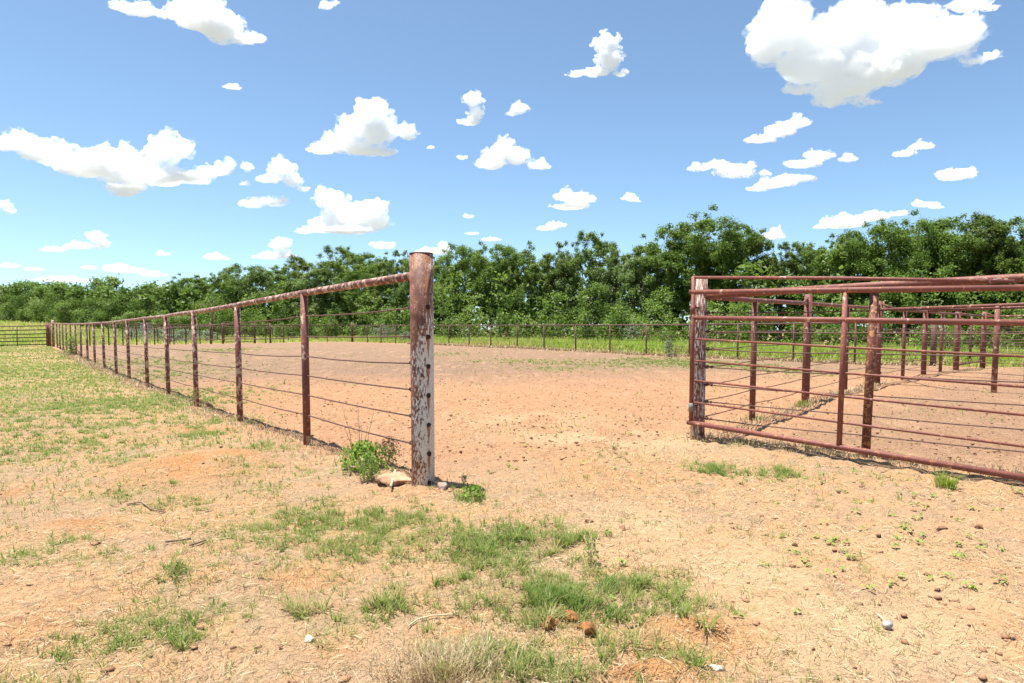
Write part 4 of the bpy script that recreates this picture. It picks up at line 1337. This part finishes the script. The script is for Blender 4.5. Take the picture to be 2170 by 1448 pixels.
# grey stock tank half hidden before the far wood
x, y = (312 - 1085) / FPX * 72, 72.0
t = NT("galvanised_tank"); M_tank = t.done(t.principled((.33, .36, .40), .45, None, .4, .4))
z0 = Zg(x, y)
V, F = tube([(0, 0, 0), (0, 0, .05), (0, 0, .95), (0, 0, 1.0)], .55, 20)
tk = thing("stock_tank", (x, y, z0 + .45), "small grey stock tank in the weeds before the far left wood", "tank")
link("tank_wall", pydata("tank_wall", V, F, M_tank), tk)
V, F = tube([(0, 0, 0), (0, 0, .05)], .58, 20); link("rim", pydata("rim", V, F, M_tank), tk, (0, 0, 1.0))
V, F = tube([(0, 0, -.5), (0, 0, .02)], .4, 12); link("base", pydata("base", V, F, M_pale), tk)
# ------------------------------------------------------------------ clouds
def veil_mat(name, sigma, size, seed):
    """torn vapour: density breaks up into shreds"""
    t = NT(name)
    o = t.obj()
    mp = t.n("ShaderNodeMapping"); t.set(mp.inputs[0], o); mp.inputs["Location"].default_value = (seed * 3.7, seed * 1.3, 0)
    mp.inputs["Scale"].default_value = (1 / size, 1 / size, 1.25 / size)
    n1 = t.noise(mp.outputs[0], 1.6, 5, .62)
    v = t.n("ShaderNodeVolumeScatter")
    t.set(v.inputs["Density"], t.math('MULTIPLY', t.step(n1, .42, .70), sigma))
    v.inputs["Color"].default_value = (1, 1, 1, 1)
    t.t.links.new(v.outputs[0], t.out.inputs["Volume"])
    return t.mat


def cloud_mat(name, sigma):
    t = NT(name)
    v = t.n("ShaderNodeVolumeScatter")
    v.inputs["Color"].default_value = (1, 1, 1, 1)
    v.inputs["Density"].default_value = sigma
    v.inputs["Anisotropy"].default_value = 0.0
    t.t.links.new(v.outputs[0], t.out.inputs["Volume"])
    return t.mat


def cloud_mesh(blobs, D, o0, k, r, seed, grow_, puffs, spread, rough_, vox_div, rmin):
    V, F, n = [], [], 0
    def add(c, s, geo=ICO2):
        nonlocal n
        V.append(geo[0] * s + c); F.append(geo[1] + n); n += len(geo[0])
    for (x, y, rx, ry) in blobs:
        c = np.array(P(x, y, D)) - o0
        a, b = rx * k, ry * k
        dep = 0.75 * max(a, b)
        c[1] += (r.random() - 0.5) * dep
        add(c, np.array([a, dep, b]) * .82 * grow_)
        for i in range(puffs):
            d = r.normal(size=3); d /= np.linalg.norm(d)
            if d[2] < -0.25: d[2] *= -0.6
            pr = min(a, b) * r.uniform(.10, .38)
            add(c + d * np.array([a, dep, b]) * r.uniform(*spread), np.array([pr * 1.15, pr, pr * .85]), ICO1)
    V = np.concatenate(V); F = np.concatenate(F)
    ext = V.max(0) - V.min(0)
    tmp = link("tmp_cloud", mesh_np("cloud", V, F))
    m = tmp.modifiers.new("r", 'REMESH'); m.mode = 'VOXEL'; m.voxel_size = max(rmin / vox_div, ext.max() / 110.0); m.adaptivity = 0
    dg = bpy.context.evaluated_depsgraph_get()
    me2 = bpy.data.meshes.new_from_object(tmp.evaluated_get(dg))
    bpy.data.objects.remove(tmp)
    co = np.empty(len(me2.vertices) * 3); me2.vertices.foreach_get("co", co); co = co.reshape(-1, 3)
    no = np.empty(len(me2.vertices) * 3); me2.vertices.foreach_get("normal", no); no = no.reshape(-1, 3)
    q = co / (rmin * .55)
    def n3(p, o):
        return (fbm(p[:, 0] + 31.7, p[:, 1] + 11.3, o, seed) + fbm(p[:, 1] * 1.1 + 5.1, p[:, 2] + 3.7, o, seed + 3) + fbm(p[:, 2] * .9 + 9.2, p[:, 0] * 1.05 + 17.0, o, seed + 7)) / 3
    big = np.abs(n3(q, 3) * 2 - 1)                 # cauliflower heads: round bulges, sharp creases
    mid = np.abs(n3(q * 3.1, 2) * 2 - 1)
    tiny = n3(q * 8.0, 2) - .5
    top = np.clip(.55 + no[:, 2] * .6, .25, 1)      # flatter underneath
    co = co + no * ((big - .15) * rmin * .95 * top + (mid - .15) * rmin * .5 * top + tiny * rmin * rough_)[:, None]
    me2.vertices.foreach_set("co", co.ravel().astype(np.float32)); me2.update()
    me2.materials.clear()
    return me2


def heap(b, r):
    """a wide lobe is a row of unequal heads over one flat base"""
    x, y, rx, ry = b
    if rx < ry * 1.45: return [b]
    n = int(rx / ry * 1.25) + 1
    out = [(x, y + ry * .35, rx * .9, ry * .55)]
    for i in range(n):
        u = (i + .5) / n * 2 - 1 + r.uniform(-.12, .12)
        h = ry * (1 - .55 * u * u) * r.uniform(.55, 1.12)
        out.append((x + u * rx * .86, y + ry * .85 - h, min(rx / n * 1.45, h * 1.5), h * .95))
    return out


def cloud(label, blobs, wisp=0.0, seed=0):
    r = np.random.default_rng(1000 + seed)
    lobes = sorted(min(b[2], b[3]) for b in blobs)
    blobs = [s for b in blobs for s in heap(b, r)]
    base = max(b[1] + b[3] for b in blobs)
    elev = max((712 - base) / FPX, 0.07)
    D = min(1150.0 / elev, 12000.0)
    k = D / FPX
    rmin = lobes[len(lobes) // 2] * k
    o0 = np.array(P(sum(b[0] for b in blobs) / len(blobs), base, D))
    ro = thing("cloud", Vector(o0), label, "cloud", "fair weather clouds over the wood")
    core = cloud_mesh(blobs, D, o0, k, r, seed, .83 if wisp == 0 else .56, 30, (.5, .82), .35, 6.6, rmin * .8)
    core.materials.append(cloud_mat("cloud_core_vapour", (2.7 if wisp == 0 else wisp * .55) / rmin))
    link("core", core, ro)
    # thin torn vapour round the dense core
    veil = cloud_mesh(blobs, D, o0, k, r, seed + 500, 1.08, 30, (.85, 1.22), .5, 3.6, rmin * .8)
    veil.materials.append(veil_mat("cloud_veil_vapour", (3.6 if wisp == 0 else 2.6) / rmin, rmin, seed))
    link("veil", veil, ro)
    return ro


CLOUDS = [
 ("long white cloud cut by the photo's top edge, above the pipe fence", [(262,12,32,14),(300,20,40,18),(350,28,22,12),(425,30,52,42),(465,58,45,36),(405,45,36,18),(520,80,28,18),(548,80,18,12)], 0),
 ("wispy scrap of cloud at the top edge beside the long white one", [(690,12,20,9),(705,8,14,8)], 1.2),
 ("thin lone wisp in the blue below the long top cloud", [(488,182,20,6),(500,184,14,6)], 1.2),
 ("largest cloud on the left, long with a tower near its far end", [(40,300,55,28),(110,325,60,28),(170,345,60,38),(220,345,60,42),(265,360,60,42),(350,318,38,36),(385,315,25,24),(330,370,70,26),(400,365,60,24),(460,355,38,22),(485,350,14,18),(275,398,60,12),(260,410,34,8)], 0),
 ("ragged broken cloud between the long left cloud and the anvil one", [(600,360,28,26),(570,375,28,18),(525,356,13,13),(620,385,22,16),(642,400,16,7),(530,430,33,11),(580,425,38,15),(520,390,15,5)], 3.0),
 ("bright towering cloud above the rusty gate post", [(785,240,43,34),(765,270,45,30),(800,282,40,35),(740,300,50,24),(680,312,42,15),(700,290,16,12),(815,320,28,13),(770,318,60,13)], 0),
 ("small round cloud tucked beside the bright towering cloud", [(862,276,20,18),(866,288,18,12)], 5),
 ("upright comma-shaped cloud left of the sky's centre", [(1003,213,21,19),(1010,240,18,16),(995,256,28,11)], 0),
 ("small torn puff beside the comma-shaped cloud", [(1100,232,20,14),(1085,242,14,7)], 2.5),
 ("boot-shaped white cloud high in the middle of the sky", [(1285,98,30,24),(1290,130,30,24),(1260,150,34,14),(1220,156,26,7),(1315,153,20,7)], 0),
 ("low domed cloud with a smaller lobe, under the comma cloud", [(1065,322,42,24),(1040,345,34,18),(1095,335,28,20),(1145,350,28,13)], 0),
 ("huge white cloud filling the sky's upper right", [(1650,70,68,58),(1680,36,42,34),(1620,110,45,40),(1720,130,80,48),(1800,60,75,55),(1860,40,65,42),(1900,90,100,58),(1980,85,85,50),(2040,80,42,42),(1820,150,100,45),(1780,190,70,28),(1850,130,110,40),(1760,215,42,14),(1840,216,38,10),(1950,20,60,22),(2062,126,34,14),(2105,116,26,10),(1700,185,50,16),(1705,95,58,46),(1760,110,60,46),(1900,140,60,40)], 0),
 ("flat grey streak of cloud at the top edge over the huge one", [(2050,12,55,12),(2095,16,25,8)], 1.6),
 ("slanting cloud right below the huge upper right cloud", [(1690,255,32,17),(1655,274,38,18),(1610,296,38,11)], 0),
 ("flat broken cloud left of the pair above the right gate post", [(1480,356,26,9),(1520,346,32,12),(1560,362,42,20),(1590,350,16,10)], 5),
 ("branching cloud of several lobes above the pens", [(1740,325,34,18),(1700,345,45,13),(1797,335,24,11),(1690,376,40,14),(1650,386,48,13),(1610,397,38,8),(1622,366,15,8),(1722,378,16,7)], 5),
 ("thin feathered cloud near the photo's right edge", [(1955,307,28,11),(1918,323,30,7)], 3),
 ("small flat oval cloud lowest near the right edge", [(2025,369,50,15),(2050,362,25,9)], 5),
 ("flat-bottomed cloud above the middle of the wood", [(1195,414,24,15),(1230,420,34,15),(1210,434,54,8)], 0),
 ("little loaf-shaped cloud above the tallest oak", [(1336,418,22,9),(1345,425,16,5)], 5),
 ("low flat cloud touching the treetops at the wood's middle", [(1158,483,26,7),(1178,477,24,8)], 4),
 ("two-horned heap of cloud above the pipe fence", [(698,425,32,30),(735,458,45,28),(785,438,34,22),(800,470,30,24),(680,478,48,16),(642,489,32,6),(740,487,80,11),(718,456,36,32),(762,464,36,28)], 0),
 ("conical cloud rising behind the treetops at left", [(595,520,20,18),(572,542,40,10),(610,540,20,12)], 5),
 ("low cloud with one raised end over the far left wood", [(203,503,20,14),(172,520,40,11),(110,528,36,6),(212,518,18,12)], 5),
 ("tiny low puff over the far wood", [(345,537,17,6)], 3),
 ("pale little heap of cloud just above the far treetops", [(455,543,28,11),(478,548,10,5)], 2.5),
 ("cloud peeping over the trees left of the gate post", [(812,516,28,14)], 4),
 ("cloud peeping over the trees right of the gate post", [(930,528,34,14),(900,532,20,8)], 4),
 ("flat sliver of cloud over the treetops beyond the gate post", [(1040,506,26,6),(1000,494,18,4)], 2),
 ("tiny round puff over the treetops at the middle", [(993,458,12,7)], 2.5),
 ("piece of cloud cut off by the photo's left edge", [(5,435,16,14),(20,448,14,10)], 3),
 ("long low bank of cloud on the horizon at far left", [(265,568,55,12),(190,566,20,7),(325,580,38,7),(120,590,80,6)], 1.2),
 ("pale streak on the horizon by the photo's left edge", [(20,562,28,7),(70,570,30,4)], 1.0),
 ("long cloud resting behind the treetops on the right", [(1790,470,55,15),(1850,457,45,11),(1742,480,26,6),(1905,452,25,7)], 0),
 ("small cloud over the tree crowns near the right edge", [(1960,432,34,10),(1985,438,20,5)], 4),
 ("cloud peeping over the short trees beyond the right gate post", [(1640,498,28,14)], 5),
 ("faint scrap of cloud left of the low domed cloud", [(980,332,13,7)], 1.6),
 ("tiny faint scrap under the small round cloud", [(912,312,9,5)], 1.2),
]
for i, (lb, bl, w) in enumerate(CLOUDS):
    cloud(lb, bl, w, i)
